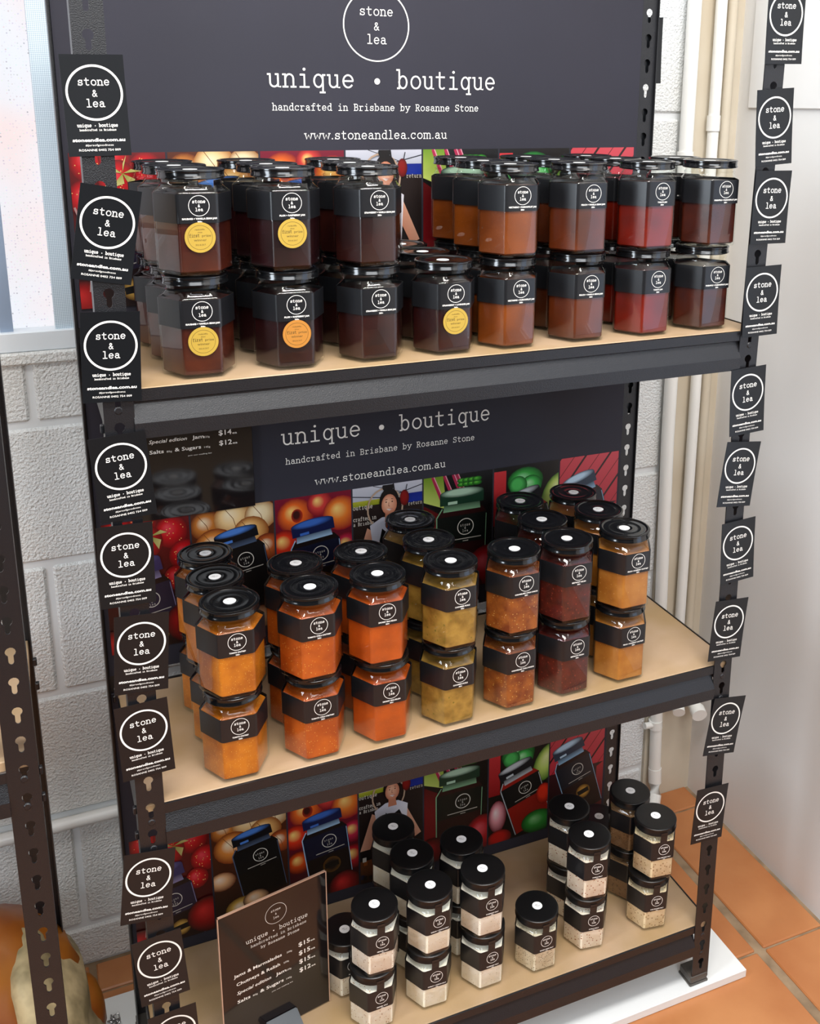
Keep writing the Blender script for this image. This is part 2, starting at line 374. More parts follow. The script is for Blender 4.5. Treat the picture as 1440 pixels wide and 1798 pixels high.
obj('ceiling', box_me('ceiling', -2.4, XW+.08, -2.6, YW+.05, 2.62, 2.66, M_ceil), kind='structure')

# window
win = obj('window_1', box_me('window_reveal', -1.6, .009, YW+.045, YW+.1, .998, 2.4, M_frame), kind='structure')
obj('pane', box_me('pane', -1.55, -.026, YW+.030, YW+.040, 1.018, 2.4, M_pane), win)
obj('insect_screen', box_me('screen', -.026, .009, YW+.006, YW+.012, 1.018, 2.4, M_screen), win)
obj('mullion', box_me('mullion', -.094, -.078, YW+.010, YW+.030, 1.018, 2.4, mat('grey_mullion', '#8f9fb5', .4)), win)
obj('bottom_rail', box_me('bottom_rail', -1.6, .009, YW-.001, YW+.03, .992, 1.018, M_frame, .001), win)
obj('window_sill', box_me('sill', -1.6, .009, YW-.006, YW+.03, .974, .9915, M_block, .003), win)

# pipes
def pipe(name, pts, r, label, cat='pipe', m=M_pipe, extra=None, group=None):
    bm = bmesh.new(); tube(bm, pts, r, 16); me = finish(bm, name, m, True, 60)
    return obj(name, me, None, None, label, cat, group)
YP = YW-.018
p1 = empty('drain_pipe', (.955, YP, .02), 'white downpipe standing clear of the wall beside the rack, bent foot', 'pipe')
def child_tube(name, pts, r, par, m=M_pipe):
    bm = bmesh.new(); tube(bm, [Vector(p)-par.location for p in pts], r, 16); return obj(name, finish(bm, name, m, True, 60), par)
child_tube('straight_length', [(.955, YP, 2.3), (.955, YP, .75), (.966, YP, .3), (.973, YP, .06)], .0115, p1)
child_tube('elbow', [(.973, YP, .075), (.973, YP-.003, .045), (.968, YP-.012, .024), (.957, YP-.025, .016), (.948, YP-.036, .014)], .0128, p1)
child_tube('coupling', [(.955, YP, 1.242), (.955, YP, 1.225)], .0135, p1)
child_tube('coupling', [(.9675, YP, .182), (.9685, YP, .165)], .0133, p1)
child_tube('side_branch', [(.968, YP-.002, .174), (.942, YP-.002, .176)], .0062, p1)
p2 = empty('conduit_pipe', (1.008, YP, .2), 'slimmer white pipe to the right of the downpipe, above the capped stubs', 'pipe')
child_tube('straight_length', [(1.006, YP, 2.3), (1.008, YP, .25)], .0095, p2)
child_tube('coupling', [(1.0065, YP, 1.30), (1.0065, YP, 1.275)], .0112, p2)
child_tube('capped_end', [(1.006, YP, .26), (1.002, YP-.014, .232), (.987, YP-.045, .219)], .0115, p2)
tr3 = pipe('cable_cover', [(1.034, YP+.006, 2.3), (1.034, YP+.006, .2)], .0085, 'thin cream conduit running down the corner beside the smooth wall', m=M_pilaster)
cs = empty('pipe_stub', (1.045, YP, .21), 'short capped white pipe end poking out of the corner low down', 'pipe')
child_tube('stub', [(1.04, YW-.006, .222), (1.03, YP-.045, .212)], .0125, cs)
child_tube('cap', [(1.031, YP-.040, .213), (1.027, YP-.055, .209)], .0145, cs)
pipe('wall_conduit', [(-1.2, YW-.011, .262), (.30, YW-.011, .272)], .0095, 'white pipe running level along the block wall left of the rack', m=M_pipe)

# ================================================================== RACK
Z1, Z2, Z3 = 1.0394, .5626, .1231
W, D, PW = .8027, .2617, .0291
BASE = .0144
bp = obj('base_board', None and None or box_me('base_board', -.0945, .873, -.0085, .3255, .0008, BASE, M_base, .0006), None, None,
         'white laminated board lying on the tiles under the jar rack', 'board')
def dxr(z):   # the right upright is very slightly bowed at its joint
    pts = [(0, .0018), (.1, .0008), (.42, -.0016), (.93, -.004), (1.35, .002), (1.9, .004)]
    for (a, va), (b, vb) in zip(pts, pts[1:]):
        if z <= b: return va+(vb-va)*(z-a)/(b-a)
    return pts[-1][1]
def keyhole(cx, cz, r=.0052, sw=.0026, ln=.014):
    pts = []
    a0 = math.asin(sw/r)
    for i in range(11):
        a = -PI/2+a0+(2*PI-2*a0)*i/10
        pts.append((cx+r*math.cos(a), cz+r*math.sin(a)))
    pts += [(cx-sw, cz-ln+sw), (cx-sw*.6, cz-ln+.0006), (cx, cz-ln), (cx+sw*.6, cz-ln+.0006), (cx+sw, cz-ln+sw)]
    return pts
def perf_plate(name, wd, z0, z1, holes, th=.0014, bend=None, m=M_steel, flip=False, cxh=None):
    """perforated steel flange in the x-z plane, front at y=0, thickness behind"""
    cu = bpy.data.curves.new('c', 'CURVE'); cu.dimensions = '2D'; cu.fill_mode = 'BOTH'; cu.extrude = th/2
    def add(pts):
        s = cu.splines.new('POLY'); s.points.add(len(pts)-1)
        for i, p in enumerate(pts): s.points[i].co = (p[0], p[1], 0, 1)
        s.use_cyclic_u = True
    n = 60
    add([(0, z0+(z1-z0)*i/n) for i in range(n+1)]+[(wd, z1-(z1-z0)*i/n) for i in range(n+1)])
    for h in holes: add(keyhole(wd*.48 if cxh is None else cxh, h))
    o = bpy.data.objects.new('c', cu); COL.objects.link(o)
    me0 = bpy.data.meshes.new_from_object(o.evaluated_get(bpy.context.evaluated_depsgraph_get()))
    bm = bmesh.new(); bm.from_mesh(me0); bpy.data.objects.remove(o); bpy.data.meshes.remove(me0)
    for v in bm.verts:
        x, z, y = v.co.x, v.co.y, v.co.z
        if bend: x += bend(z)
        v.co = (x, y+th/2, z)
    return bm
HP = .0338
holes_f = [.2581+HP*k for k in range(-6, 47)]
rack = empty('steel_shelf_rack', (0, 0, BASE), 'black steel three-shelf rack holding the jars, logo panels behind', 'shelf rack')
def upright(x0, y0, mirror_x, mirror_y, bend=None, z0=BASE+.008, z1=1.86, holes=holes_f, par=rack, m=M_steel, side=.027, pw=PW, name='upright'):
    """L-section: front flange in x-z, side flange in y-z, both punched"""
    hs = [h for h in holes if z0+.02 < h < z1-.01]
    bm = perf_plate(name, pw, z0, z1, hs, bend=None, cxh=.0141 if not mirror_x else pw-.0141)
    b2 = perf_plate(name, side, z0, z1, [], cxh=side*.6)
    me2 = bpy.data.meshes.new('t'); b2.to_mesh(me2); b2.free()
    n0 = len(bm.verts); bm.from_mesh(me2); bm.verts.ensure_lookup_table()
    for v in bm.verts[n0:]:
        x, y, z = v.co; v.co = ((y if not mirror_x else pw-y), x+.0002, z)
    bpy.data.meshes.remove(me2)
    for v in bm.verts:
        yy = v.co.y
        v.co = (v.co.x+x0+(bend(v.co.z) if bend else 0), (y0-yy if mirror_y else y0+yy), v.co.z-BASE)
    return obj(name, finish(bm, name, m), par)
upright(0, 0, False, False)
upright(W-PW, 0, True, False, bend=dxr)
upright(-.0095, D+.0, False, True)
upright(W-PW-.0085, D+.0, True, True, side=.005)
def foot(x, y, par=rack, z=0, pw=PW):
    bm = bmesh.new(); box(bm, x-.002, x+pw+.002, y-.002, y+.029, z, z+.004, 0, .001); box(bm, x-.001, x+pw+.001, y-.001, y+.028, z+.004, z+.017, 0, .0015)
    return obj('foot', finish(bm, 'foot', M_rubber), par)
foot(0, 0); foot(W-PW, 0); foot(-.0095, D-.027); foot(W-PW-.0085, D-.027)

def shelf(z, par, x0, x1, d, idx, zbase=BASE, mb=M_board, ms=M_steel, nick=False):
    # board
    bm = bmesh.new(); box(bm, x0+.003, x1-.003, .0035, d-.003, z-.009-zbase, z-zbase, 0, .0008)
    b = obj('shelf_board', finish(bm, 'shelf_board', mb), par)
    # front beam: top lip, step, sloped face, lower lip
    prof = [(.0030, z-.0008), (.0030, z-.0012), (.0012, z-.0016), (.0012, z-.0130), (.0052, z-.0150), (.0052, z-.0165), (-.0020, z-.0335), (-.0026, z-.0350), (-.0026, z-.0510), (-.0012, z-.0510), (-.0012, z-.0355), (.0066, z-.0165), (.0066, z-.0135), (.0030, z-.0120)]
    bm = bmesh.new(); xa, xb = x0+PW-.0006, x1-PW+.0006+(dxr(z) if idx >= 0 else 0)
    A = [bm.verts.new((xa, p[0], p[1]-zbase)) for p in prof]; B = [bm.verts.new((xb, p[0], p[1]-zbase)) for p in prof]
    for i in range(len(prof)):
        j = (i+1) % len(prof); bm.faces.new((A[i], A[j], B[j], B[i]))
    bm.faces.new(A[::-1]); bm.faces.new(B)
    obj('front_beam', finish(bm, 'front_beam', ms), par)
    bm = bmesh.new(); box(bm, x0+PW, x1-PW, d-.0025, d-.0010, z-.05-zbase, z+.002-zbase); obj('back_beam', finish(bm, 'back_beam', ms), par)
    for s, xx in ((0, x0+.0016), (1, x1-.0031)):
        bm = bmesh.new(); box(bm, xx, xx+.0015, .028, d-.028, z-.045-zbase, z+.0012-zbase); obj('side_beam', finish(bm, 'side_beam', ms), par)
    # hook rivets seen in the uprights' slots and standing off the side
    for xx in (x0+.0141, x1-.0141+(dxr(z) if idx >= 0 else 0)):
        for dz in (-.018, -.0518):
            bm = bmesh.new(); lathe(bm, [(.0042, 0), (.0042, .0014), (.003, .0024)], 12)
            me = finish(bm, 'rivet', ms); me.transform(Matrix.Translation((xx, .0015, z+dz-.002-zbase)) @ Matrix.Rotation(PI/2, 4, 'X')); obj('rivet', me, par)
    for yy in (d-.012, .012):
        for dz in (-.003, -.036):
            bm = bmesh.new(); box(bm, x0-.0035, x0+.0002, yy-.003, yy+.003, z+dz-.009-zbase, z+dz-zbase, 0, .0008); obj('hook', finish(bm, 'hook', ms), par)
    return b
for i, z in enumerate((Z1, Z2, Z3)): shelf(z, rack, 0, W, D, i)

# ------------------------------------------------------------------ photo prints of the panels
class Print:
    """flat printed picture: coloured triangles in u (0..w) and v (0..h), clipped to the picture"""
    def __init__(s, w_, h_): s.w, s.h, s.V, s.F, s.C, s.k, s.dy = w_, h_, [], [], [], 0, 0
    def tri(s, pts, cols, z):
        poly = [(p[0], p[1]+s.dy, c) for p, c in zip(pts, cols)]
        for ax, lim, sg in ((0, 0, 1), (0, s.w, -1), (1, 0, 1), (1, s.h, -1)):
            out = []
            for i in range(len(poly)):
                a, b = poly[i], poly[(i+1) % len(poly)]
                ia, ib = sg*(a[ax]-lim) >= -1e-9, sg*(b[ax]-lim) >= -1e-9
                if ia: out.append(a)
                if ia != ib:
                    t = (lim-a[ax])/(b[ax]-a[ax])
                    out.append((a[0]+t*(b[0]-a[0]), a[1]+t*(b[1]-a[1]), tuple(x+t*(y-x) for x, y in zip(a[2], b[2]))))
            poly = out
            if len(poly) < 3: return
        n = len(s.V)
        for p in poly: s.V.append((p[0], -z, p[1])); s.C.append(p[2])
        s.F.append(list(range(n, n+len(poly))))
    def nz(s): s.k += 1; return s.k*.000012
    def poly(s, pts, col, col2=None):
        z = s.nz(); c = lin(col); c2 = lin(col2) if col2 else c
        n = len(pts)
        for i in range(1, n-1): s.tri((pts[0], pts[i], pts[i+1]), (c, c2 if i > n/2-1 else c, c2 if i+1 > n/2-1 else c), z)
    def rect(s, x0, y0, x1, y1, col, top=None):
        z = s.nz(); a = lin(col); b = lin(top or col)
        s.tri(((x0, y0), (x1, y0), (x1, y1)), (a, a, b), z); s.tri(((x0, y0), (x1, y1), (x0, y1)), (a, b, b), z)
    def ball(s, cx, cy, rx, ry, edge, mid, hi=None, rot=0, off=(-.25, .3), n=18):
        z = s.nz(); e, m, h = lin(edge), lin(mid), lin(hi or mid)
        c, sn = math.cos(rot), math.sin(rot)
        def pt(k, a):
            x, y = rx*k*math.cos(a)+off[0]*rx*(1-k), ry*k*math.sin(a)+off[1]*ry*(1-k)
            return (cx+x*c-y*sn, cy+x*sn+y*c)
        for i in range(n):
            a, b = 2*PI*i/n, 2*PI*(i+1)/n
            s.tri((pt(0, 0), pt(.5, a), pt(.5, b)), (h, m, m), z)
            s.tri((pt(.5, a), pt(1, a), pt(1, b)), (m, e, e), z); s.tri((pt(.5, a), pt(1, b), pt(.5, b)), (m, e, m), z)
    def line(s, pts, hw, col):
        z = s.nz(); c = lin(col)
        for a, b in zip(pts, pts[1:]):
            d = Vector((b[0]-a[0], b[1]-a[1]));
            if d.length < 1e-9: continue
            d.normalize(); n = Vector((-d.y, d.x))*hw
            q = [(a[0]+n.x, a[1]+n.y), (b[0]+n.x, b[1]+n.y), (b[0]-n.x, b[1]-n.y), (a[0]-n.x, a[1]-n.y)]
            s.tri((q[0], q[1], q[2]), (c, c, c), z); s.tri((q[0], q[2], q[3]), (c, c, c), z)
    def word(s, txt, x, y, xh, adv, col, T=lambda a, b: (a, b), wt=.09):
        for ch in txt:
            for st in G.get(ch, []):
                if not isinstance(st, str): s.line([T(x+p[0]*xh*.85, y+p[1]*xh) for p in st], wt*xh, col)
            x += adv
    def jar(s, cx, cy, w_, h_, tilt, label, cont, glass, lid, badge=None, lidhi=None):
        c, sn = math.cos(tilt), math.sin(tilt)
        T = lambda a, b: (cx+a*w_*c-b*h_*sn, cy+a*w_*sn+b*h_*c)
        s.poly([T(-.5, -.5), T(.5, -.5), T(.54, .22), T(.44, .29), T(-.44, .29), T(-.54, .22)], cont, cont)
        s.poly([T(-.54, -.08), T(.54, -.08), T(.55, .22), T(-.55, .22)], label)
        s.line([T(-.53, -.5), T(-.54, .22), T(-.42, .31)], w_*.012, glass); s.line([T(.5, -.48), T(.53, .2)], w_*.008, glass)
        s.poly([T(-.4, .27), T(.4, .27), T(.38, .36), T(-.38, .36)], glass, label)
        s.poly([T(-.47, .34), T(.47, .34), T(.47, .46), T(-.47, .46)], lid)
        s.ball(*T(0, .46), w_*.47, h_*.05, lid, lidhi or lid, rot=tilt)
        s.line([T(-.3, .36), T(-.1, .36)], w_*.03, lidhi or glass)
        R = w_*.17; q = T(.08, .09); s.line([(q[0]+R*math.cos(k*PI/12), q[1]+R*math.sin(k*PI/12)) for k in range(25)], w_*.009, '#e8e4dc')
        for i, t in enumerate(('stone', '&', 'lea')):
            s.word(t, -.5*len(t)*.046, .02-.05*i*1.25+.105, .036, .046, '#e8e4dc', lambda a, b: T(.08+a, .035+b*w_/h_), .075*w_)
        s.line([T(-.28, -.035), T(.42, -.035)], w_*.010, '#cfcac2'); s.line([T(.02, -.06), T(.14, -.06)], w_*.008, '#cfcac2')
        if badge:
            q = T(.05, -.24); s.ball(q[0], q[1], w_*.22, w_*.22, '#7a5a20', badge, badge, off=(0, 0)); s.line([T(-.12, -.24), T(.22, -.24)], w_*.07, '#1c1410')
    def mesh(s, name, m):
        me = bpy.data.meshes.new(name); me.from_pydata(s.V, [], s.F)
        ca = me.color_attributes.new('Col', 'FLOAT_COLOR', 'POINT')
        for i, c in enumerate(s.C): ca.data[i].color = tuple(.72*x**1.45 for x in c[:3])+(1,)
        me.materials.append(m); return me
TX = [.0, .1106, .2219, .3314, .4374, .5488, .6592, .7646]
TH = .182; GAP = .0024
def tiles():
    out = []; rn = random.Random(3)
    w_ = TX[1]-TX[0]-GAP; p = Print(w_, TH)                                       # strawberries
    p.rect(0, 0, w_, TH, '#3a0508', '#8a0f1e')
    for (x, y, r) in ((.02, .17, .02), (.05, .176, .018), (.085, .16, .021), (.1, .125, .02), (.052, .150, .022), (.015, .13, .02), (.088, .095, .016)):
        p.ball(x, y, r, r*1.1, '#8d0a1c', '#d51d33', '#f06a76')
        for k in range(16):
            a = rn.random()*6.28; q = rn.random()**.5*r*.8; p.ball(x+q*math.cos(a), y+q*math.sin(a), .0008, .0008, '#f3b26a', '#f7d79a', n=5)
    for a in range(5): p.poly([(.058, .158), (.058+.022*math.cos(a*1.2+4), .158+.022*math.sin(a*1.2+4)), (.062+.012*math.cos(a*1.2+4.5), .158+.012*math.sin(a*1.2+4.5))], '#a8ad5a', '#d8cf96')
    p.jar(.052, .055, .062, .150, .18, '#473c58', '#3a0a12', '#a79fc0', '#5a5080', '#d9b870', '#8b86b4')
    for (x, y, r) in ((.10, .03, .03), (.005, .01, .024)): p.ball(x, y, r, r, '#5a0510', '#b3101f', '#e04a4a')
    p.line([(.002, .12), (.018, .07), (.012, .02)], .0012, '#c9a7a7'); out.append(p)
    w_ = TX[2]-TX[1]-GAP; p = Print(w_, TH)                                       # onions
    p.rect(0, 0, w_, TH, '#2a0f06', '#7a4520')
    for (x, y, r, a, b) in ((.02, .16, .022, '#8a4a1c', '#d89a54'), (.055, .165, .026, '#c08a4c', '#f6dcae'), (.092, .165, .022, '#b98b56', '#f3e2c0'), (.078, .142, .024, '#a8682c', '#ecc488'), (.03, .128, .028, '#9a5420', '#e8a860'), (.1, .118, .02, '#8a3f1c', '#c87840')):
        p.ball(x, y, r, r*.95, a, b, '#fdf2d8'); p.line([(x-r*.5, y+r*.7), (x, y), (x+r*.2, y-r*.8)], .0004, '#9a6a38')
    p.jar(.066, .092, .062, .118, .17, '#10131c', '#160a08', '#6b7a92', '#0c1428', None, '#6f9fe0')
    for (x, y, r, a, b) in ((.012, .075, .02, '#8a4f2c', '#f0c8a0'), (.04, .02, .026, '#8a6a28', '#e2c272'), (.085, .012, .026, '#7a3a1c', '#e8b890'), (.06, .03, .02, '#5a1f10', '#f3cda4')):
        p.ball(x, y, r, r*.8, a, b, '#fdeedd')
    out.append(p)
    w_ = TX[3]-TX[2]-GAP; p = Print(w_, TH)                                       # nectarines
    p.rect(0, 0, w_, TH, '#33060c', '#9a1c4a')
    for (x, y, r, a, b) in ((.028, .155, .026, '#a01838', '#f08a3c'), (.062, .168, .018, '#a0203a', '#e0605a'), (.092, .15, .026, '#b0183c', '#f09a48'), (.012, .115, .022, '#901020', '#e2522c'), (.1, .10, .02, '#8a1030', '#d4406a'), (.015, .07, .02, '#7a1408', '#dd6a20'), (.1, .055, .022, '#70081c', '#c82840')):
        p.ball(x, y, r, r, a, b, '#ffe29a')
    p.ball(.03, .155, .008, .01, '#c8502c', '#5a1414')
    p.jar(.058, .082, .064, .130, .12, '#14244a', '#26060c', '#b8d2ea', '#16306a', '#3a2a28', '#5c8ad2')
    for (x, y, r) in ((.03, .012, .024), (.085, .008, .026)): p.ball(x, y, r, r, '#4a0510', '#a81828', '#e04a4a')
    out.append(p)
    w_ = TX[4]-TX[3]-GAP; p = Print(w_, TH)                                       # market stall, smiling woman in an apron
    p.rect(0, 0, w_, TH, '#231a1a', '#4a3a36')
    p.rect(0, .160, w_, TH, '#c9ccd6', '#dcdce4'); p.rect(0, .154, .055, .162, '#a8b23a', '#c9c85a'); p.rect(.078, .150, w_, .164, '#2a4fb0', '#2444a4')
    p.line([(0, .17), (.05, .162), (w_, .175)], .0007, '#55555e'); p.line([(.03, TH), (.08, .165)], .0005, '#66666e'); p.line([(.06, TH), (.062, .167)], .001, '#2a2a30')
    p.word('outique', 0, .150, .0044, .0042, '#e8e2da'); p.word('crafted in', 0, .133, .0040, .0034, '#e8e2da'); p.word('a Brisban', .0, .126, .0036, .0034, '#e8e2da')
    p.word('return', .082, .146, .0036, .0036, '#d8d2ca')
    p.rect(0, 0, w_, .04, '#4a2a1a', '#8a5a34')
    for k in range(40):
        x, y = rn.random()*w_, rn.random()*.05; q = rn.choice(['#1a1416', '#7a1a12', '#c8a888', '#2c3a5a', '#d8d4cc', '#a86a34']); p.rect(x, y, x+.006, y+.008, q)
    p.dy = .029
    p.line([(.047+.026*math.cos(a*.3), .118+.03*math.sin(a*.3)) for a in range(22)], .0012, '#cfb8a4')
    p.poly([(.02, .092), (.0, .03), (.016, .03), (.036, .08)], '#e8bba4', '#d8a48c')
    p.poly([(.074, .094), (.1, .036), (.088, .03), (.066, .074)], '#e8bba4', '#d8a48c')
    p.poly([(.032, .03), (.074, .03), (.078, .095), (.062, .105), (.042, .105), (.024, .095)], '#eceaf0', '#dcdce6')
    p.poly([(.036, -.03), (.076, -.03), (.072, .07), (.064, .088), (.05, .08), (.042, .088), (.038, .07)], '#17181e', '#202228')
    p.poly([(.047, .112), (.058, .112), (.06, .097), (.046, .097)], '#d49c82')
    p.ball(.053, .128, .0145, .02, '#2a1812', '#33201a'); p.ball(.0515, .150, .0085, .0075, '#1e1210', '#2c1a16')
    p.ball(.053, .123, .0115, .0155, '#d69a80', '#efc0a6', '#f6d0b8')
    p.ball(.0485, .127, .0012, .0010, '#2a1a16', '#2a1a16', n=8); p.ball(.0575, .127, .0012, .001, '#2a1a16', '#2a1a16', n=8)
    p.line([(.0525, .126), (.052, .1205), (.054, .1205)], .0004, '#b87860'); p.poly([(.0485, .1165), (.0535, .1135), (.0585, .1165), (.0535, .117)], '#f8f2ee', '#c05a56')
    p.line([(.047, .1305), (.0503, .1312)], .0004, '#3a221c'); p.line([(.056, .1312), (.059, .1305)], .0004, '#3a221c')
    p.ball(.076, .13, .007, .012, '#7a1414', '#a82a20'); p.line([(.08, .15), (.078, .14)], .0006, '#333338')
    p.line([(.056+.011*math.cos(a*.3), .052+.011*math.sin(a*.3)) for a in range(22)], .0006, '#d8d4cc')
    p.word('stone', .0485, .055, .003, .0032, '#e8e2da'); p.word('lea', .0515, .047, .003, .0032, '#e8e2da')
    p.dy = 0
    p.rect(.0, .0, w_, .001, '#1a1210')
    out.append(p)
    w_ = TX[5]-TX[4]-GAP; p = Print(w_, TH)                                       # beetroot
    p.rect(0, 0, w_, TH, '#1e0408', '#1c1210'); p.poly([(0, TH), (.03, TH), (.036, .13), (0, .145)], '#8fae3a', '#d4e08a')
    p.poly([(0, .14), (.03, .12), (.02, .0), (0, 0)], '#7a0c1c', '#b01c30')
    for x in (.018, .036, .05, .056): p.line([(x-.004, TH), (x+.01, .145)], .0025, '#c4436e'); p.line([(x-.002, TH), (x+.011, .15)], .0007, '#f0b8c4')
    for k in range(8): p.ball(.06+.008*(k % 4), .165+.006*(k//4), .008, .004, '#1f5a22', '#4fa83c', '#8fd86a')
    p.jar(.060, .085, .074, .148, 0, '#14261f', '#4a0810', '#9fc4a4', '#2c5a44', None, '#c8e0cc')
    p.ball(.1, .03, .03, .034, '#6a0818', '#c82038', '#f0808a'); p.ball(.012, .02, .026, .026, '#4a0410', '#9a1424', '#d84a58'); p.ball(.07, .0, .024, .02, '#50080f', '#a8182c')
    out.append(p)
    w_ = TX[6]-TX[5]-GAP; p = Print(w_, TH)                                       # tomatoes
    p.rect(0, 0, w_, TH, '#160a08', '#30261f'); p.rect(.0, .09, .02, .176, '#a8202a', '#e0575c')
    p.ball(.052, .156, .03, .022, '#1f6a34', '#5fc06a', '#b8eec0'); p.ball(.062, .148, .018, .016, '#2a7a3c', '#6ad07a', '#c8f4c8'); p.ball(.04, .150, .015, .015, '#2c7c40', '#74d080')
    p.ball(.104, .128, .022, .036, '#5c8a34', '#cfe08a', '#eef4c0', rot=-.4)
    p.jar(.064, .078, .066, .132, .30, '#1b1f24', '#b0301c', '#c8ccd0', '#2a2c38', None, '#d8dce0')
    p.ball(.016, .05, .016, .03, '#8a1c3c', '#f0b4bc', '#fdf0f0'); p.ball(.09, .02, .03, .022, '#1c6a2c', '#54b85c', '#b0ecb0'); p.ball(.02, .008, .022, .016, '#7a0c10', '#d0281c'); p.ball(.1, .07, .014, .02, '#9a1c10', '#e8502c')
    out.append(p)
    w_ = TX[7]-TX[6]-GAP; p = Print(w_, TH)                                       # jar on red painted planks
    p.rect(0, 0, w_, TH, '#3a1418', '#46201f')
    for k in range(4):
        x = -.06+.044*k; p.poly([(x, .10), (x+.04, .10), (x+.118, TH+.02), (x+.078, TH+.02)], '#c8485a', '#e0707a'); p.line([(x+.02, .1), (x+.1, TH+.02)], .0006, '#8a2430')
    p.poly([(.09, 0), (w_, 0), (w_, .1), (.084, .09)], '#6a1c2a', '#b83a4c')
    p.rect(0, 0, .09, .10, '#2a1014', '#5a2430')
    p.jar(.052, .084, .062, .145, .30, '#2c3644', '#3a0c14', '#a8c8e0', '#46586c', '#d8ae5c', '#cfe4f4')
    out.append(p)
    return out
prints = [p.mesh('photo_%s' % n, M_photo) for p, n in zip(tiles(), ('berries', 'onions', 'stone_fruit', 'market_stall', 'beetroot', 'tomatoes', 'planks'))]

def panel_text():
    xf = flat(0, 0, 0); cx = .3757; out = []
    bm = bmesh.new(); logo(bm, cx, .152, .0437, .0016, xf, xh=.0072, wt=.075); out.append(('emblem', flat_finish(bm, 'emblem', M_white)))
    bm = bmesh.new(); typed(bm, 'unique', .2905, .0765, .0150, .01875, xf, .068); out.append(('title_word', flat_finish(bm, 'title_word', M_white)))
    bm = bmesh.new(); typed(bm, 'boutique', .4720, .0765, .0150, .01760, xf, .068); out.append(('title_word', flat_finish(bm, 'title_word', M_white)))
    bm = bmesh.new(); disc2(bm, cx, .0845, .0038, xf, 18); out.append(('title_dot', flat_finish(bm, 'title_dot', M_white)))
    bm = bmesh.new(); typed(bm, 'handcrafted in Brisbane by Rosanne Stone', .3785, .0485, .0056, .00695, xf, .075); out.append(('maker_line', flat_finish(bm, 'maker_line', M_white)))
    bm = bmesh.new(); typed(bm, 'www.stoneandlea.com.au', .3755, .0135, .0070, .0088, xf, .075, cwf=2); out.append(('web_address', flat_finish(bm, 'web_address', M_white)))
    return out
ptext = panel_text()
YPAN = D-.0042
def panel(zt, z0, z1, label_):
    g = empty('logo_panel', (0, YPAN, z0), label_, 'sign', 'printed panels behind the jars')
    obj('backing_sheet', box_me('backing_sheet', -.0048, .7675, 0, .0025, 0, z1-z0, M_panel, .0004), g)
    for nm, me in ptext: obj(nm, me, g, (0, -.0004, zt-z0))
    for me, x in zip(prints, TX): obj('photo', me, g, (x+GAP/2-.0005, -.0003, zt-z0-TH-.0005))
    return g
panel(1.2575, 1.0515, 1.515, 'dark printed panel behind the top shelf, lettering and strip of food photos')
panel(.7970, .5835, 1.034, 'dark printed panel behind the middle shelf, partly covered by a price sign')
panel(.3265, .1240, .5575, 'dark printed panel behind the bottom shelf, lettering hidden by the shelf above')

# ------------------------------------------------------------------ business cards on the uprights
def card_meshes():
    bm = bmesh.new(); nx, nz = 4, 10; th = .0004
    def pt(i, j, y): 
        u, v = i/nx-.5, j/nz-.5
        return (.055*u, y-.0012*(v*2)**2*.6+.0006, .09*v)
    F_ = [[bm.verts.new(pt(i, j, 0)) for i in range(nx+1)] for j in range(nz+1)]; B_ = [[bm.verts.new(pt(i, j, th)) for i in range(nx+1)] for j in range(nz+1)]
    for j in range(nz):
        for i in range(nx):
            bm.faces.new((F_[j][i], F_[j][i+1], F_[j+1][i+1], F_[j+1][i])); bm.faces.new((B_[j][i], B_[j+1][i], B_[j+1][i+1], B_[j][i+1]))
    for i in range(nx): bm.faces.new((F_[0][i], B_[0][i], B_[0][i+1], F_[0][i+1])); bm.faces.new((F_[nz][i], F_[nz][i+1], B_[nz][i+1], B_[nz][i]))
    for j in range(nz): bm.faces.new((F_[j][0], F_[j+1][0], B_[j+1][0], B_[j][0])); bm.faces.new((F_[j][nx], B_[j][nx], B_[j+1][nx], F_[j+1][nx]))
    base = finish(bm, 'card_sheet', M_card, True, 40)
    xf = lambda u, v: (u, -.0012*(v/.045)**2*.6+.0006-.0002, v)
    bm = bmesh.new(); logo(bm, 0, .0115, .0248, .0020, xf, xh=.0045, wt=.095)
    lg = flat_finish(bm, 'card_logo', M_cream)
    bm = bmesh.new()
    typed(bm, 'unique * boutique', 0, -.0187, .0020, .0021, xf, .12)
    typed(bm, 'handcrafted in Brisbane', 0, -.0222, .00115, .0014, xf, .13)
    sans(bm, 'stoneandlea.com.au', 0, -.0318, .0030, xf, bold=.03, width=.046)
    sans(bm, '#jarsofgoodness', 0, -.0359, .0019, xf, width=.0245)
    sans(bm, 'ROSANNE 0402 754 009', 0, -.0404, .0021, xf, bold=.005, width=.0365)
    return base, lg, flat_finish(bm, 'card_small_print', M_cream)
card_me, cardlogo_me, cardtext_me = card_meshes()
ordl = ['topmost', 'second from the top', 'third from the top', 'fourth from the top', 'fifth from the top', 'sixth from the top', 'seventh from the top', 'eighth from the top', 'ninth from the top', 'tenth from the top', 'eleventh from the top', 'twelfth from the top']
def card(x, z, ang, yaw_, label_, group, y=-.0024, plain=False):
    t = empty('business_card', (x, y, z), label_, 'card', group); t.rotation_euler = (0, -math.radians(ang), math.radians(yaw_))
    obj('card_sheet', card_me, t)
    if plain: return t
    obj('logo', cardlogo_me, t); obj('small_print', cardtext_me, t)
    return t
S_ = .8725
LC = [(.018, 1.620, 1.0), (.018, 1.485, -10.4), (.013, 1.349, -2.8), (.015, 1.207, 4.0), (.011, 1.097, -1.2), (.020, .980, -4.0), (.016, .862, 2.2), (.005, .650, -6.8), (.013, .519, 3.5), (.024, .394, 2.2)]
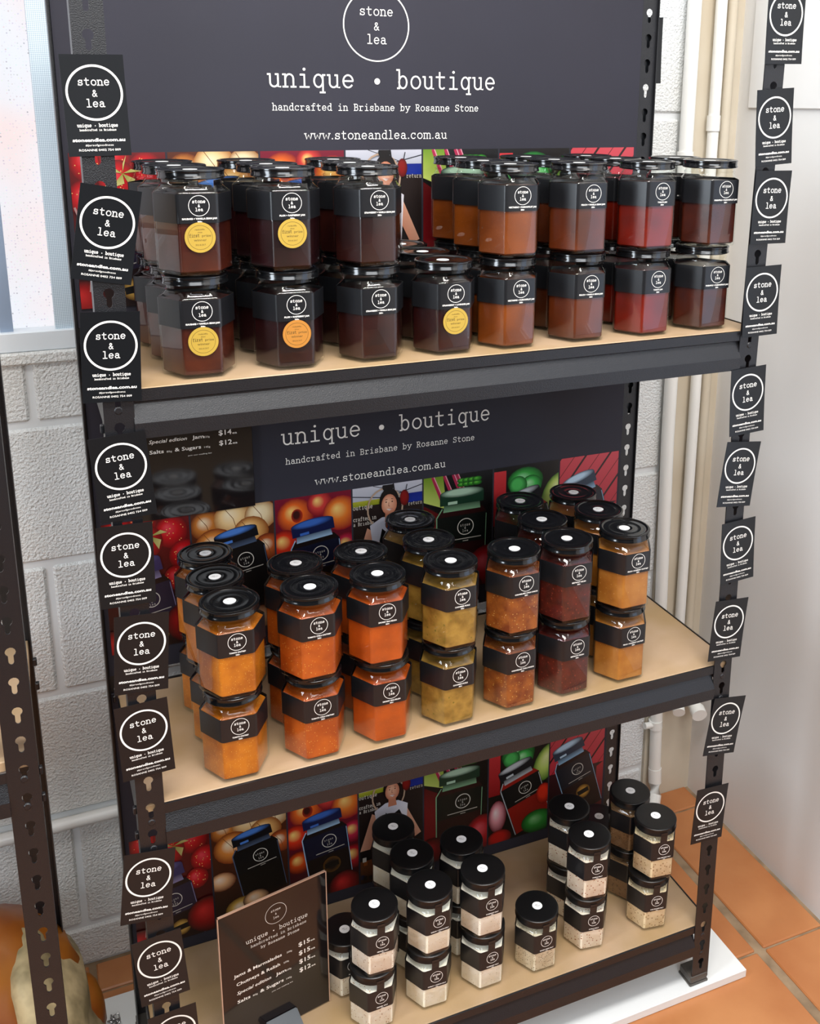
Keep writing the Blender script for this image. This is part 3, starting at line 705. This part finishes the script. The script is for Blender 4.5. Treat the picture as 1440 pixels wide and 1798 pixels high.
RC = [(.915, 1.733, 1.2), (.910, 1.597, 3.8), (.916, 1.486, -.5), (.913, 1.351, 1.2), (.903, 1.201, 3.1), (.897, 1.086, -6.2), (.908, .958, 3.2), (.901, .825, -3.9), (.910, .649, -8.4), (.894, .487, -3.2)]
for i, (x, z, a) in enumerate(LC):
    lean = ', tilting clockwise' if a < -5 else (', tilting anticlockwise' if a > 3 else '')
    card(x*S_, (z-.117)*S_, a, 0, 'black card with white ring logo on the left upright, %s%s' % (ordl[i], lean), 'cards on the left upright', y=-.0036-.0006*(i % 2))
for i, (x, z, a) in enumerate(RC):
    lean = ', tilting clockwise' if a < -5 else (', tilting anticlockwise' if a > 3 else '')
    card(x*S_, (z-.117)*S_, a, 0, 'black card with white ring logo on the right upright, %s%s' % (ordl[i], lean), 'cards on the right upright', y=-.0036-.0006*(i % 2))
# cards on the far right upright, seen edge-on against the wall
for i, (x, z, a) in enumerate(((.7795, 1.3905, 1), (.7700, 1.2760, 1), (.7695, .8985, -2))):
    card(x, z, a, 0, 'plain dark card on the rear right upright, %s' % ('uppermost', 'beside the top row of jars', 'lowest, beside the middle shelf')[i], 'cards on the rear upright', y=D+.0035, plain=True)

# ------------------------------------------------------------------ price signs
def sign_print(p3='$15'):
    xf = flat(0, -.0002, 0); w_, h_ = .148, .21
    V = lambda v: h_*(1-v)
    bm = bmesh.new()
    logo(bm, .0785, V(.108), .0148, .00045, xf, xh=.0022, wt=.07)
    typed(bm, 'unique * boutique', .0795, V(.235), .0042, .0051, xf, .07)
    typed(bm, 'handcrafted in Brisbane', .0815, V(.275), .0026, .0034, xf, .07)
    typed(bm, 'by Rosanne Stone', .083, V(.312), .0026, .0034, xf, .08)
    rows = [('Jams & Marmalades', '220g', '$15', .018, .085, .44, 0), ('Chutneys & Relish', '220g', '$15', .021, .080, .505, 0), ('Special edition  Jam', '220g', p3, .021, .083, .57, .35), ('Salts 85g & Sugars', '145g', '$12', .021, .083, .635, 0)]
    for k, (t, g, pr, x, x1, v, sh) in enumerate(rows):
        if k == 3:
            sans(bm, 'Salts', x, V(v), .0049, xf, align='LEFT', bold=.012, width=.0175); sans(bm, '85g', x+.021, V(v), .0024, xf, align='LEFT', width=.0065)
            sans(bm, '& Sugars', x+.031, V(v), .0049, xf, align='LEFT', bold=.012, width=.033)
        elif k == 2:
            sans(bm, 'Special edition', x, V(v), .0049, xf, align='LEFT', bold=.008, width=.047, shear=.25); sans(bm, 'Jam', x+.0535, V(v), .0049, xf, align='LEFT', bold=.012, width=.0145)
        else: sans(bm, t, x, V(v), .0049, xf, align='LEFT', bold=.012, width=.066 if k == 0 else .060)
        sans(bm, g, x1+.006 if k != 1 else x1+.006, V(v), .0024, xf, align='LEFT', width=.0075)
        sans(bm, pr, .108, V(v)+.001, .0068, xf, align='LEFT', bold=.012, width=.0165); sans(bm, 'ea', .1255, V(v)+.001, .0030, xf, align='LEFT', bold=.01, width=.006)
    sans(bm, 'join our mailing list', .083, V(.675), .0016, xf, width=.030)
    return flat_finish(bm, 'price_list_print', M_white)
sprint = sign_print(); sprint2 = sign_print('$14')
def sheet(m=M_acryl):
    bm = bmesh.new(); box(bm, 0, .148, 0, .0022, 0, .21, 0, .0004)
    me = finish(bm, 'acrylic_sheet', [m]); return me
s1 = empty('price_sign', (.0475, YPAN-.006, .7955), 'black acrylic price list propped on the panel behind the middle shelf', 'sign')
obj('acrylic_sheet', sheet(), s1); obj('printed_prices', sprint2, s1, (-.003, 0, .0125))
a = math.atan2(.0872-.0600, .2305-.0866)
s2 = empty('price_stand', (.0866, .0600, Z3), 'brown-black acrylic price list standing in a foot on the bottom shelf', 'sign')
s2.rotation_euler = (0, 0, a)
obj('acrylic_sheet', sheet(), s2, (0, 0, .002)); obj('printed_prices', sprint, s2, (-.002, 0, -.0045))
bm = bmesh.new(); box(bm, -.0012, 0, -.0004, .0026, .002, .2132); box(bm, .148, .1492, -.0004, .0026, .002, .2132); box(bm, -.0012, .1492, -.0004, .0026, .2120, .2132)
obj('clear_edge', finish(bm, 'clear_edge', M_acedge), s2, label='clear bevelled rim of the sign')
bm = bmesh.new()
V8 = [(.055, -.028, 0), (.100, -.028, 0), (.100, .014, 0), (.055, .014, 0), (.055, -.022, .010), (.100, -.022, .010), (.100, .0, .021), (.055, .0, .021)]
vs = [bm.verts.new(p) for p in V8]
for f in ((0, 3, 2, 1), (4, 5, 6, 7), (0, 1, 5, 4), (1, 2, 6, 5), (2, 3, 7, 6), (3, 0, 4, 7)): bm.faces.new([vs[i] for i in f])
bmesh.ops.bevel(bm, geom=list(bm.edges), offset=.0012, segments=2, affect='EDGES')
obj('sign_foot', finish(bm, 'sign_foot', mat('grey_plastic', '#3c434a', .35)), s2, (0, -.0007, 0))

# ================================================================== JARS
def hexring(R, z, corner, seg=3, n_c=6, circ=0.0, rc=None):
    """ring of 6*(seg+1) points: hexagon (flats facing +-y) with rounded corners, blended to a circle"""
    pts = []
    for k in range(6):
        a = k*PI/3
        for s in range(seg+1):
            t = (s/seg-.5)*2*math.radians(30)
            ca = a+t; cr = corner
            ctr = R-cr/math.cos(math.radians(30))
            hx = ctr*math.cos(a)+cr*math.cos(ca); hy = ctr*math.sin(a)+cr*math.sin(ca)
            aa = a+(s/seg-.5)*2*math.radians(22); rr = rc if rc else R
            x, y = hx*(1-circ)+rr*math.cos(aa)*circ, hy*(1-circ)+rr*math.sin(aa)*circ
            pts.append((x, y, z))
    return pts
def skinrings(bm, rings, cap0=True, cap1=True):
    V = [[bm.verts.new(p) for p in r] for r in rings]
    for A, B in zip(V, V[1:]):
        n = len(A)
        for i in range(n): bm.faces.new((A[i], A[(i+1) % n], B[(i+1) % n], B[i]))
    if cap0: bm.faces.new(V[0][::-1])
    if cap1: bm.faces.new(V[-1])
class JarKind:
    def __init__(s, R, H, sh, neck, lidr, lidh, lab0, lab1, fill, small):
        s.R, s.H, s.sh, s.neck, s.lidr, s.lidh, s.lab0, s.lab1, s.fill, s.small = R, H, sh, neck, lidr, lidh, lab0, lab1, fill, small
        lz = H-.0005-lidh
        bm = bmesh.new()
        skinrings(bm, [hexring(R*.90, .0003, .006), hexring(R*.965, .0008, .006), hexring(R, .0035, .0035), hexring(R, sh-.004, .0035), hexring(R*.985, sh-.0012, .005), hexring(R*.95, sh, .006),
                       hexring(R*.88, sh+.0025, .008, circ=.45, rc=neck+.003), hexring(R, sh+.0052, .008, circ=1, rc=neck+.0008), hexring(R, sh+.0066, .008, circ=1, rc=neck+.0018), hexring(R, sh+.008, .008, circ=1, rc=neck), hexring(R, lz+.004, .008, circ=1, rc=neck)], True, False)
        s.glass = finish(bm, 'jar_glass', M_glass, True, 50)
        i_ = .0016; Ri = R-i_
        f = fill
        rings = [hexring(Ri*.93, .0034, .005), hexring(Ri, .0055, .0045), hexring(Ri, min(f, sh-.005), .0045)]
        if f > sh: rings += [hexring(Ri*.95, sh-.0022, .006), hexring(Ri*.9, sh, .007, circ=.4, rc=neck), hexring(Ri, min(f, sh+.006), .007, circ=1, rc=neck-.0015)]
        bm = bmesh.new(); skinrings(bm, rings); s.cont = finish(bm, 'jar_contents', M_board, True, 45)
        bm = bmesh.new(); o = R+.00035
        skinrings(bm, [hexring(R-.0002, lab0, .005), hexring(o, lab0, .005), hexring(o, lab1, .005), hexring(R-.0002, lab1, .005)], False, False)
        s.label = finish(bm, 'label_band', M_label, True, 50)
        if small:
            bm = bmesh.new(); box(bm, -.0052, .0052, -(R*.866)-.0004, -(R*.866)+.0004, lab1-.002, sh-.001)
            q = [bm.verts.new(p) for p in ((-.0052, -R*.866-.0004, sh-.001), (.0052, -R*.866-.0004, sh-.001), (.0052, -lidr-.0004, lz+.006), (-.0052, -lidr-.0004, lz+.006))]
            bm.faces.new(q); s.strip = finish(bm, 'seal', M_label)
        # lid
        L0 = lz; prof = [(lidr-.0012, L0-.0002), (lidr+.0003, L0+.0004), (lidr+.0004, L0+.0016), (lidr-.0003, L0+.0026), (lidr-.0004, L0+lidh-.0030), (lidr+.0003, L0+lidh-.0022), (lidr+.0002, L0+lidh-.0010), (lidr-.0008, L0+lidh-.0002), (lidr-.0022, L0+lidh),
                         (lidr-.0042, L0+lidh-.0004), (lidr-.0052, L0+lidh-.0013)]
        if not small: prof += [(lidr-.0105, L0+lidh-.0014), (lidr-.0115, L0+lidh-.0011), (lidr-.0125, L0+lidh-.0014), (.011, L0+lidh-.0014), (.0104, L0+lidh-.0012), (.0098, L0+lidh-.0014)]
        else: prof = prof[:8]+[(lidr-.003, L0+lidh-.0002), (lidr-.006, L0+lidh), (.008, L0+lidh)]
        bm = bmesh.new(); lathe(bm, prof, 40, cap0=False, cap1=True); s.lid = finish(bm, 'lid', M_plid if small else M_lid, True, 40)
        s.dotz = L0+lidh-(.0014 if not small else -.0001)
        s.topz = s.dotz
bigk = JarKind(.0393, .1060, .0842, .0300, .0335, .0096, .0535, .0822, .0815, False)
smk = JarKind(.0340, .0880, .0690, .0268, .0306, .0118, .0355, .0655, .0640, True)
smk_low = smk
def dot_mesh():
    bm = bmesh.new(); lathe(bm, [(.0072, 0), (.0072, .00025)], 24)
    n0 = len(bm.faces)
    xf = lambda u, v: (u, v, .00033)
    stroke(bm, [(-.003, .0012), (-.001, .0022), (-.0016, .001), (.0008, .0018)], .00022, xf, 1); stroke(bm, [(-.002, -.001), (.0005, -.0006), (.0015, -.0018), (.0032, -.0009)], .0002, xf, 1)
    return flat_finish(bm, 'price_dot', [M_dot, M_ink])
dotme = dot_mesh()
def award_mesh(m):
    bm = bmesh.new(); n = 32; r = .0152
    xf = lambda u, v: (u, 0, v)
    disc2(bm, 0, 0, r, xf, n, 0); x2 = lambda u, v: (u, -.0001, v)
    ring2(bm, 0, 0, r*.80, .0003, x2, 32, 1)
    typed(bm, 'first', -.0056, .0006, .0021, .00205, x2, .1, mi=1)
    sans(bm, 'prize', .0062, .0006, .0026, x2, mi=1, width=.0088)
    sans(bm, 'winner', 0, -.0037, .0026, x2, mi=1, width=.0125)
    sans(bm, 'redcliffe', 0, .0072, .0016, x2, mi=1, width=.0095); sans(bm, 'show', 0, .0045, .0014, x2, mi=1, width=.0045); sans(bm, '2016 & 2017', 0, -.0080, .0016, x2, mi=1, width=.0100)
    return flat_finish(bm, 'award_sticker', [m, M_goldink])
award_y, award_o = award_mesh(M_gold), award_mesh(M_goldo)
_pc = {}
def label_print(kind, text, gram):
    key = (kind.small, text)
    if key in _pc: return _pc[key]
    bm = bmesh.new(); xf = lambda u, v: (u, -kind.R*.866-.0006, v)
    h = kind.lab1-kind.lab0
    if not kind.small:
        logo(bm, .001, kind.lab0+h*.60, .0103, .00055, xf, xh=.0021, wt=.12)
        sans(bm, text, .001, kind.lab0+h*.130, .0018, xf, bold=.035, width=min(.034, .00132*len(text)))
        sans(bm, gram, .001, kind.lab0+h*.025, .0017, xf, bold=.035, width=.0046)
    else:
        logo(bm, .0015, kind.lab0+h*.56, .0088, .0006, xf, xh=.0018, wt=.13)
        sans(bm, text, .002, kind.lab0+h*.09, .0017, xf, bold=.035, width=min(.026, .0014*len(text)))
        sans(bm, gram, .002, kind.lab0+h*.015, .0012, xf, bold=.02, width=.0034)
    _pc[key] = flat_finish(bm, 'label_print', M_cream); return _pc[key]
def build_jar(name, kind, loc, cmat, text, gram, label_, group, award=None, dot=True, prn=True, rz=0.0, cat='jar'):
    t = empty(name, loc, label_, cat, group); t.rotation_euler = (0, 0, rz)
    obj('glass', kind.glass, t)
    c = obj('contents', kind.cont, t); c.material_slots[0].link = 'OBJECT'; c.material_slots[0].material = cmat
    lb = obj('label_band', kind.label, t)
    if prn: obj('label_print', label_print(kind, text, gram), lb)
    if kind.small: obj('seal_strip', kind.strip, t)
    l = obj('lid', kind.lid, t)
    if dot: 
        d = obj('price_dot', dotme, l, (random.uniform(-.001, .001), random.uniform(-.001, .001), kind.dotz)); d.rotation_euler = (0, 0, random.uniform(-.4, .4))
    if award: obj('award_sticker', award, t, (.0005, -kind.R*.866-.0009, .0395))
    return t

C = {
 'rhubarb': speckled('rhubarb_jam', '#471a0e', '#904d31', 420, .13, .3, '#30100c', 25, .1),
 'plum': speckled('plum_raspberry_jam', '#260a0e', '#5b1b1e', 420, .13, .3, '#180608', 25, .1),
 'strawvan': speckled('strawberry_vanilla_jam', '#30100c', '#683124', 420, .13, .3, '#1f0908', 25, .1),
 'strawlav': speckled('strawberry_lavender_jam', '#300c0a', '#64251d', 420, .13, .3, '#1c0708', 25, .1),
 'nectarine': speckled('nectarine_jam', '#7a3a0c', '#ba7633', 420, .13, .3, '#5c2806', 22, .1),
 'peach': speckled('peach_vanilla_jam', '#5c260c', '#a56031', 420, .13, .3, '#431a08', 22, .1),
 'tomjam': speckled('tomato_jam', '#701406', '#b97333', 420, .13, .28, '#4e0e04', 22, .1),
 'pine': speckled('pineapple_jam', '#4c1c0c', '#975933', 420, .13, .3, '#33120a', 24, .1),
 'chutney': speckled('tomato_chutney', '#bd6c0e', '#ce9a4f', 520, .26, .42, '#9c5008', 40, .4),
 'chilli': speckled('tomato_chilli_chutney', '#b4520c', '#d2a254', 430, .24, .42, '#963c08', 40, .4),
 'bbq': speckled('smoky_relish', '#b24a08', '#c06825', 500, .2, .42, '#9a3e06', 40, .3),
 'pickle': speckled('yellow_pickle', '#a07a34', '#73601a', 150, .22, .4, '#7a5a20', 70, .9),
 'onion': speckled('caramelised_onion', '#904d19', '#c99e59', 330, .24, .4, '#6a2c0d', 70, .9),
 'beet': speckled('beetroot_relish', '#54140e', '#782e20', 260, .3, .4, '#380c0a', 80, .8),
 'peachch': speckled('peach_chutney', '#ac6f2b', '#bd8949', 240, .2, .4, '#955718', 40, .5),
 'fennel': speckled('white_salt_fennel', '#fbf4e6', '#b98f6a', 330, 0.30, .7, '#f3e8d4', 90, .8),
 'garlic': speckled('white_garlic_salt', '#fdf8e8', '#d9c79c', 380, 0.25, .7, '#f6eed6', 90, .8),
 'rosemary': speckled('white_rosemary_salt', '#faf4e6', '#b9ad8c', 380, 0.25, .7, '#f2e9d6', 90, .8),
 'pepper': speckled('speckled_grey_salt', '#e6dac0', '#7c6a50', 520, 0.40, .7, '#d4c6a8', 90, .8),
 'chillisalt': speckled('chilli_salt', '#faeedc', '#a86034', 330, 0.34, .7, '#f0e0c8', 90, .8),
 'smoked': speckled('tan_smoked_salt', '#ecd6b0', '#a9865c', 330, .4, .7, '#dfc79c', 90, .8),
 'darksalt': speckled('brown_rub', '#9a7650', '#6a4c30', 300, .4, .7, '#866342', 90, .8),
}
rows_ = ['front', 'second row', 'back row']
def stack(kind, cat_name, x, y, z, n, cm, text, gram, desc, group, row, award=None, single=False):
    for k in range(n):
        lev = 'unstacked' if n == 1 else ('lower' if k == 0 else 'upper')
        ox, oy = random.uniform(-.0012, .0012), random.uniform(-.0010, .0010)
        aw = award[k] if award else None
        build_jar(cat_name, kind, (x+ox+(.0015*k if k else 0)*random.choice((-1, 1)), y+oy, z+kind.H*k+.0002), C[cm], text, gram,
                  '%s, %s, %s' % (desc, row, lev), group, award=aw, dot=True, prn=True, rz=random.uniform(-.03, .03))
Y0 = [.0505, .1215, .1925]
# top shelf: (x, rows, levels, contents, text, description)
top = [(.1035, 3, 'rhubarb', 'RHUBARB + VANILLA BEAN JAM', 'dark red-brown jam jar in the leftmost top-shelf column', (award_y, award_y)),
       (.2010, 3, 'plum', 'PLUM + RASPBERRY JAM', 'blackish red jam jar in the second top-shelf column', (award_o, award_y)),
       (.2940, 3, 'strawvan', 'STRAWBERRY + VANILLA BEAN JAM', 'dark maroon jam jar in the third top-shelf column', None),
       (.3822, 3, 'strawlav', 'STRAWBERRY + LAVENDER JAM', 'dark red jam jar in the unstacked fourth top-shelf column', (award_y,)),
       (.4633, 3, 'nectarine', 'NECTARINE + PASSIONFRUIT JAM', 'amber jam jar in the fifth top-shelf column', None),
       (.5567, 3, 'peach', 'PEACH + VANILLA BEAN JAM', 'orange-brown jam jar in the sixth top-shelf column', None),
       (.6491, 3, 'tomjam', 'TOMATO JAM', 'bright red jam jar in the seventh top-shelf column', None),
       (.7407, 2, 'pine', 'PINEAPPLE + PASSIONFRUIT JAM', 'red-brown jam jar in the rightmost top-shelf column', None)]
for ci, (x, nr, cm, text, desc, aw) in enumerate(top):
    for r in range(nr):
        n = 1 if ci == 3 else 2
        stack(bigk, 'jam_jar', x-(.004*r if ci < 2 else 0), Y0[r]-.001, Z1, n, cm, text, '300g', desc, 'jam jars on the top shelf', rows_[r], aw if r == 0 else None)
mid = [(.1160, 3, 'chutney', 'TOMATO CHUTNEY', 'orange tomato chutney jar in the leftmost mid-shelf column'),
       (.2125, 2, 'chilli', 'TOMATO CHILLI CHUTNEY', 'speckled orange chutney jar in the second mid-shelf column'),
       (.2975, 2, 'bbq', 'SMOKEY BBQ RELISH', 'smooth deep orange relish jar in the third mid-shelf column'),
       (.3880, 3, 'pickle', 'CUCUMBER PICKLE', 'yellow pickle jar in the fourth mid-shelf column'),
       (.4750, 1, 'onion', 'CARAMELISED CHILLI ONION', 'chunky amber onion jar in the fifth mid-shelf column'),
       (.5550, 3, 'beet', 'BEETROOT RELISH', 'dark red beetroot relish jar in the sixth mid-shelf column'),
       (.6420, 3, 'peachch', 'PEACH + ROSEMARY CHUTNEY', 'golden orange chutney jar in the rightmost mid-shelf column')]
Y1 = [.0400, .1075, .1775]
for ci, (x, nr, cm, text, desc) in enumerate(mid):
    for r in range(nr):
        stack(bigk, 'chutney_jar', x, Y1[r]+(.001*ci), Z2, 2, cm, text, '300g', desc, 'chutney and relish jars on the middle shelf', rows_[r])
small = [('A', .2865, .0475, 2, 'fennel', 'FENNEL SALT', 'small white salt jar with brown flecks nearest the price stand'),
         ('B', .2640, .1130, 1, 'fennel', 'FENNEL SALT', 'small pale salt jar tucked behind the front left pair'),
         ('C', .3640, .0505, 2, 'garlic', 'GARLIC + ONION SALT', 'small creamy white salt jar in the second column of the bottom shelf'),
         ('D', .3650, .1160, 2, 'garlic', 'GARLIC + ONION SALT', 'small creamy white salt jar in the middle of the second column'),
         ('E', .3600, .1775, 2, 'garlic', 'GARLIC + ONION SALT', 'small creamy white salt jar at the back of the second column'),
         ('F', .4440, .0500, 2, 'rosemary', 'ROSEMARY SALT', 'small off-white herb salt jar in the third column of the bottom shelf'),
         ('G', .4390, .1140, 2, 'rosemary', 'ROSEMARY SALT', 'small off-white herb salt jar behind the third column front pair'),
         ('H', .5280, .0460, 1, 'pepper', 'MIXED HERB SALT', 'small grey speckled salt jar standing alone in the centre right'),
         ('I', .6130, .0520, 2, 'chillisalt', 'CHILLI SALT', 'small white salt jar with orange flecks in the fifth column'),
         ('J', .6160, .1165, 2, 'chillisalt', 'CHILLI SALT', 'small flecked salt jar behind the fifth column front pair'),
         ('K', .7240, .0480, 2, 'smoked', 'OAK SMOKED SALT', 'small tan salt jar in the rightmost column of the bottom shelf'),
         ('L', .7210, .1115, 2, 'darksalt', 'SMOKEY RUB', 'small brown rub jar behind the rightmost front pair'),
         ('M', .7080, .1760, 1, 'darksalt', 'SMOKEY RUB', 'small brown rub jar at the very back of the right end')]
for (n_, x, y, n, cm, text, desc) in small:
    for k in range(n):
        lev = 'single' if n == 1 else ('lower' if k == 0 else 'upper')
        ox = random.uniform(-.0015, .0015)
        if n_ == 'A' and k == 0: ox = -.004
        if n_ == 'K' and k == 0: ox = -.006
        build_jar('salt_jar', smk, (x+ox, y, Z3+smk.H*k+.0002), C[cm], text, '85g', '%s, %s' % (desc, lev), 'salt jars on the bottom shelf', rz=random.uniform(-.05, .05)+(-.12 if n_ in 'IK' else 0))

# ================================================================== LEFT NEIGHBOUR RACK and odds
nx1 = -.0945+.0005
nrack = empty('brown_shelf_rack', (-.9, 0, 0), 'neighbouring steel rack at the left edge, only its right upright showing', 'shelf rack')
hn = [.6786+HP*k for k in range(-20, 36)]
def n_upright(x0, y0, my):
    o = upright(x0, y0, True, my, z0=.006, z1=1.86, holes=hn, par=nrack, name='upright', pw=.031)
    o.location = (.9, 0, BASE); return o
n_upright(-.124, 0, False); n_upright(-.9, 0, False); n_upright(-.124, D, True)
for zz in (.656, .165, 1.16):
    bm = bmesh.new(); box(bm, -.9, -.097, .004, D-.002, zz-.012, zz, 0, .001); o = obj('shelf_board', finish(bm, 'shelf_board', M_board), nrack, (.9, 0, 0))
    bm = bmesh.new()
    prof = [(.0012, zz-.0128), (.0012, zz-.024), (.0052, zz-.026), (-.0020, zz-.0455), (-.0026, zz-.062), (-.0010, zz-.062), (.0066, zz-.026), (.003, zz-.0128)]
    A = [bm.verts.new((-.87, p[0], p[1])) for p in prof]; B = [bm.verts.new((-.1238, p[0], p[1])) for p in prof]
    for i in range(len(prof)): j = (i+1) % len(prof); bm.faces.new((A[i], A[j], B[j], B[i]))
    bm.faces.new(A[::-1]); bm.faces.new(B); obj('front_beam', finish(bm, 'front_beam', M_steel), nrack, (.9, 0, 0))
    for dz in (-.003, -.036):
        bm = bmesh.new(); box(bm, -.0932, -.0885, D-.05, D-.043, zz+dz-.009, zz+dz, 0, .0008); obj('hook', finish(bm, 'hook', M_steel), nrack, (.9, 0, 0))
        bm = bmesh.new(); box(bm, -.0932, -.0895, .010, .016, zz+dz-.026, zz+dz-.017, 0, .0008); obj('hook', finish(bm, 'hook', M_steel), nrack, (.9, 0, 0))
        bm = bmesh.new(); lathe(bm, [(.0042, 0), (.0042, .0014), (.003, .0024)], 12)
        me = finish(bm, 'rivet', M_steel); me.transform(Matrix.Translation((-.1078, .0016, zz+dz-.020)) @ Matrix.Rotation(PI/2, 4, 'X')); obj('rivet', me, nrack, (.9, 0, 0))
# handwritten tag standing on that rack's shelf
pt = obj('paper_tag', box_me('paper_tag', -.030, .030, 0, .0006, 0, .065, M_paper), None, (-.160, .012, .6562), 'cream paper tag with handwriting behind the left upright', 'tag')
bm = bmesh.new()
for k in range(4): stroke(bm, [(-.022+.0055*i, .048-.013*k+.003*math.sin(i*2.3+k)) for i in range(9)], .0005, flat(0, -.0003, 0))
obj('handwriting', flat_finish(bm, 'handwriting', M_ink), pt)

# golden-brown lumpy object behind the left upright
def lump(name, c, rad, m, seed, amp=.06, seg=28, squash=None):
    rn = random.Random(seed); bm = bmesh.new(); bmesh.ops.create_uvsphere(bm, u_segments=seg, v_segments=seg//2+2, radius=1)
    ph = [(rn.uniform(1, 4), rn.uniform(0, 6.28), Vector((rn.uniform(-1, 1), rn.uniform(-1, 1), rn.uniform(-1, 1)))) for _ in range(6)]
    for v in bm.verts:
        n = v.co.normalized(); d = 1+amp*sum(math.sin(f*3*n.dot(a_)+p_) for f, p_, a_ in ph)/3
        v.co = Vector((n.x*rad[0], n.y*rad[1], n.z*rad[2]))*d
    return finish(bm, name, m, True)
go = empty('gourd', (-.205, .215, 0), 'large golden-brown bulging gourd with a pale mottled patch behind the left upright', 'gourd')
gm = lump('body', None, (.135, .13, .142), M_bread, 4)
bb = obj('body', gm, go, (0, 0, .146))
bm = bmesh.new(); bmesh.ops.create_uvsphere(bm, u_segments=24, v_segments=14, radius=1)
for v in list(bm.verts):
    v.co = Vector((v.co.x*.046*(1+.15*math.sin(v.co.z*7)), v.co.y*.118, v.co.z*.128*(1+.04*math.sin(v.co.y*9))))
pm = finish(bm, 'mottled_patch', M_mottle, True)
q = obj('mottled_patch', pm, go, (.093, -.024, .150), label='pale mottled grey-tan patch'); q.rotation_euler = (0, -.28, 0)
q = obj('side_lobe', lump('side_lobe', None, (.034, .034, .062), M_bread, 9, .05, 20), go, (.122, .004, .112), label='ear-like golden lobe on the right'); q.rotation_euler = (0, -.12, 0)
# twist of bright wire on the base board
bm = bmesh.new()
for k in range(5):
    a0 = k*1.1; tube(bm, [(.010*math.cos(a0+t*.5)*math.sin(t*.8), .010*math.sin(a0+t*.5)*math.sin(t*.8), .0016+.006*math.sin(t*.6)**2) for t in range(0, 6)], .0014, 6)
obj('wire_twist', finish(bm, 'wire_twist', M_steelbright, True), None, (-.038, .276, BASE+.0002), 'small crumpled twist of bright wire on the white base board', 'wire')
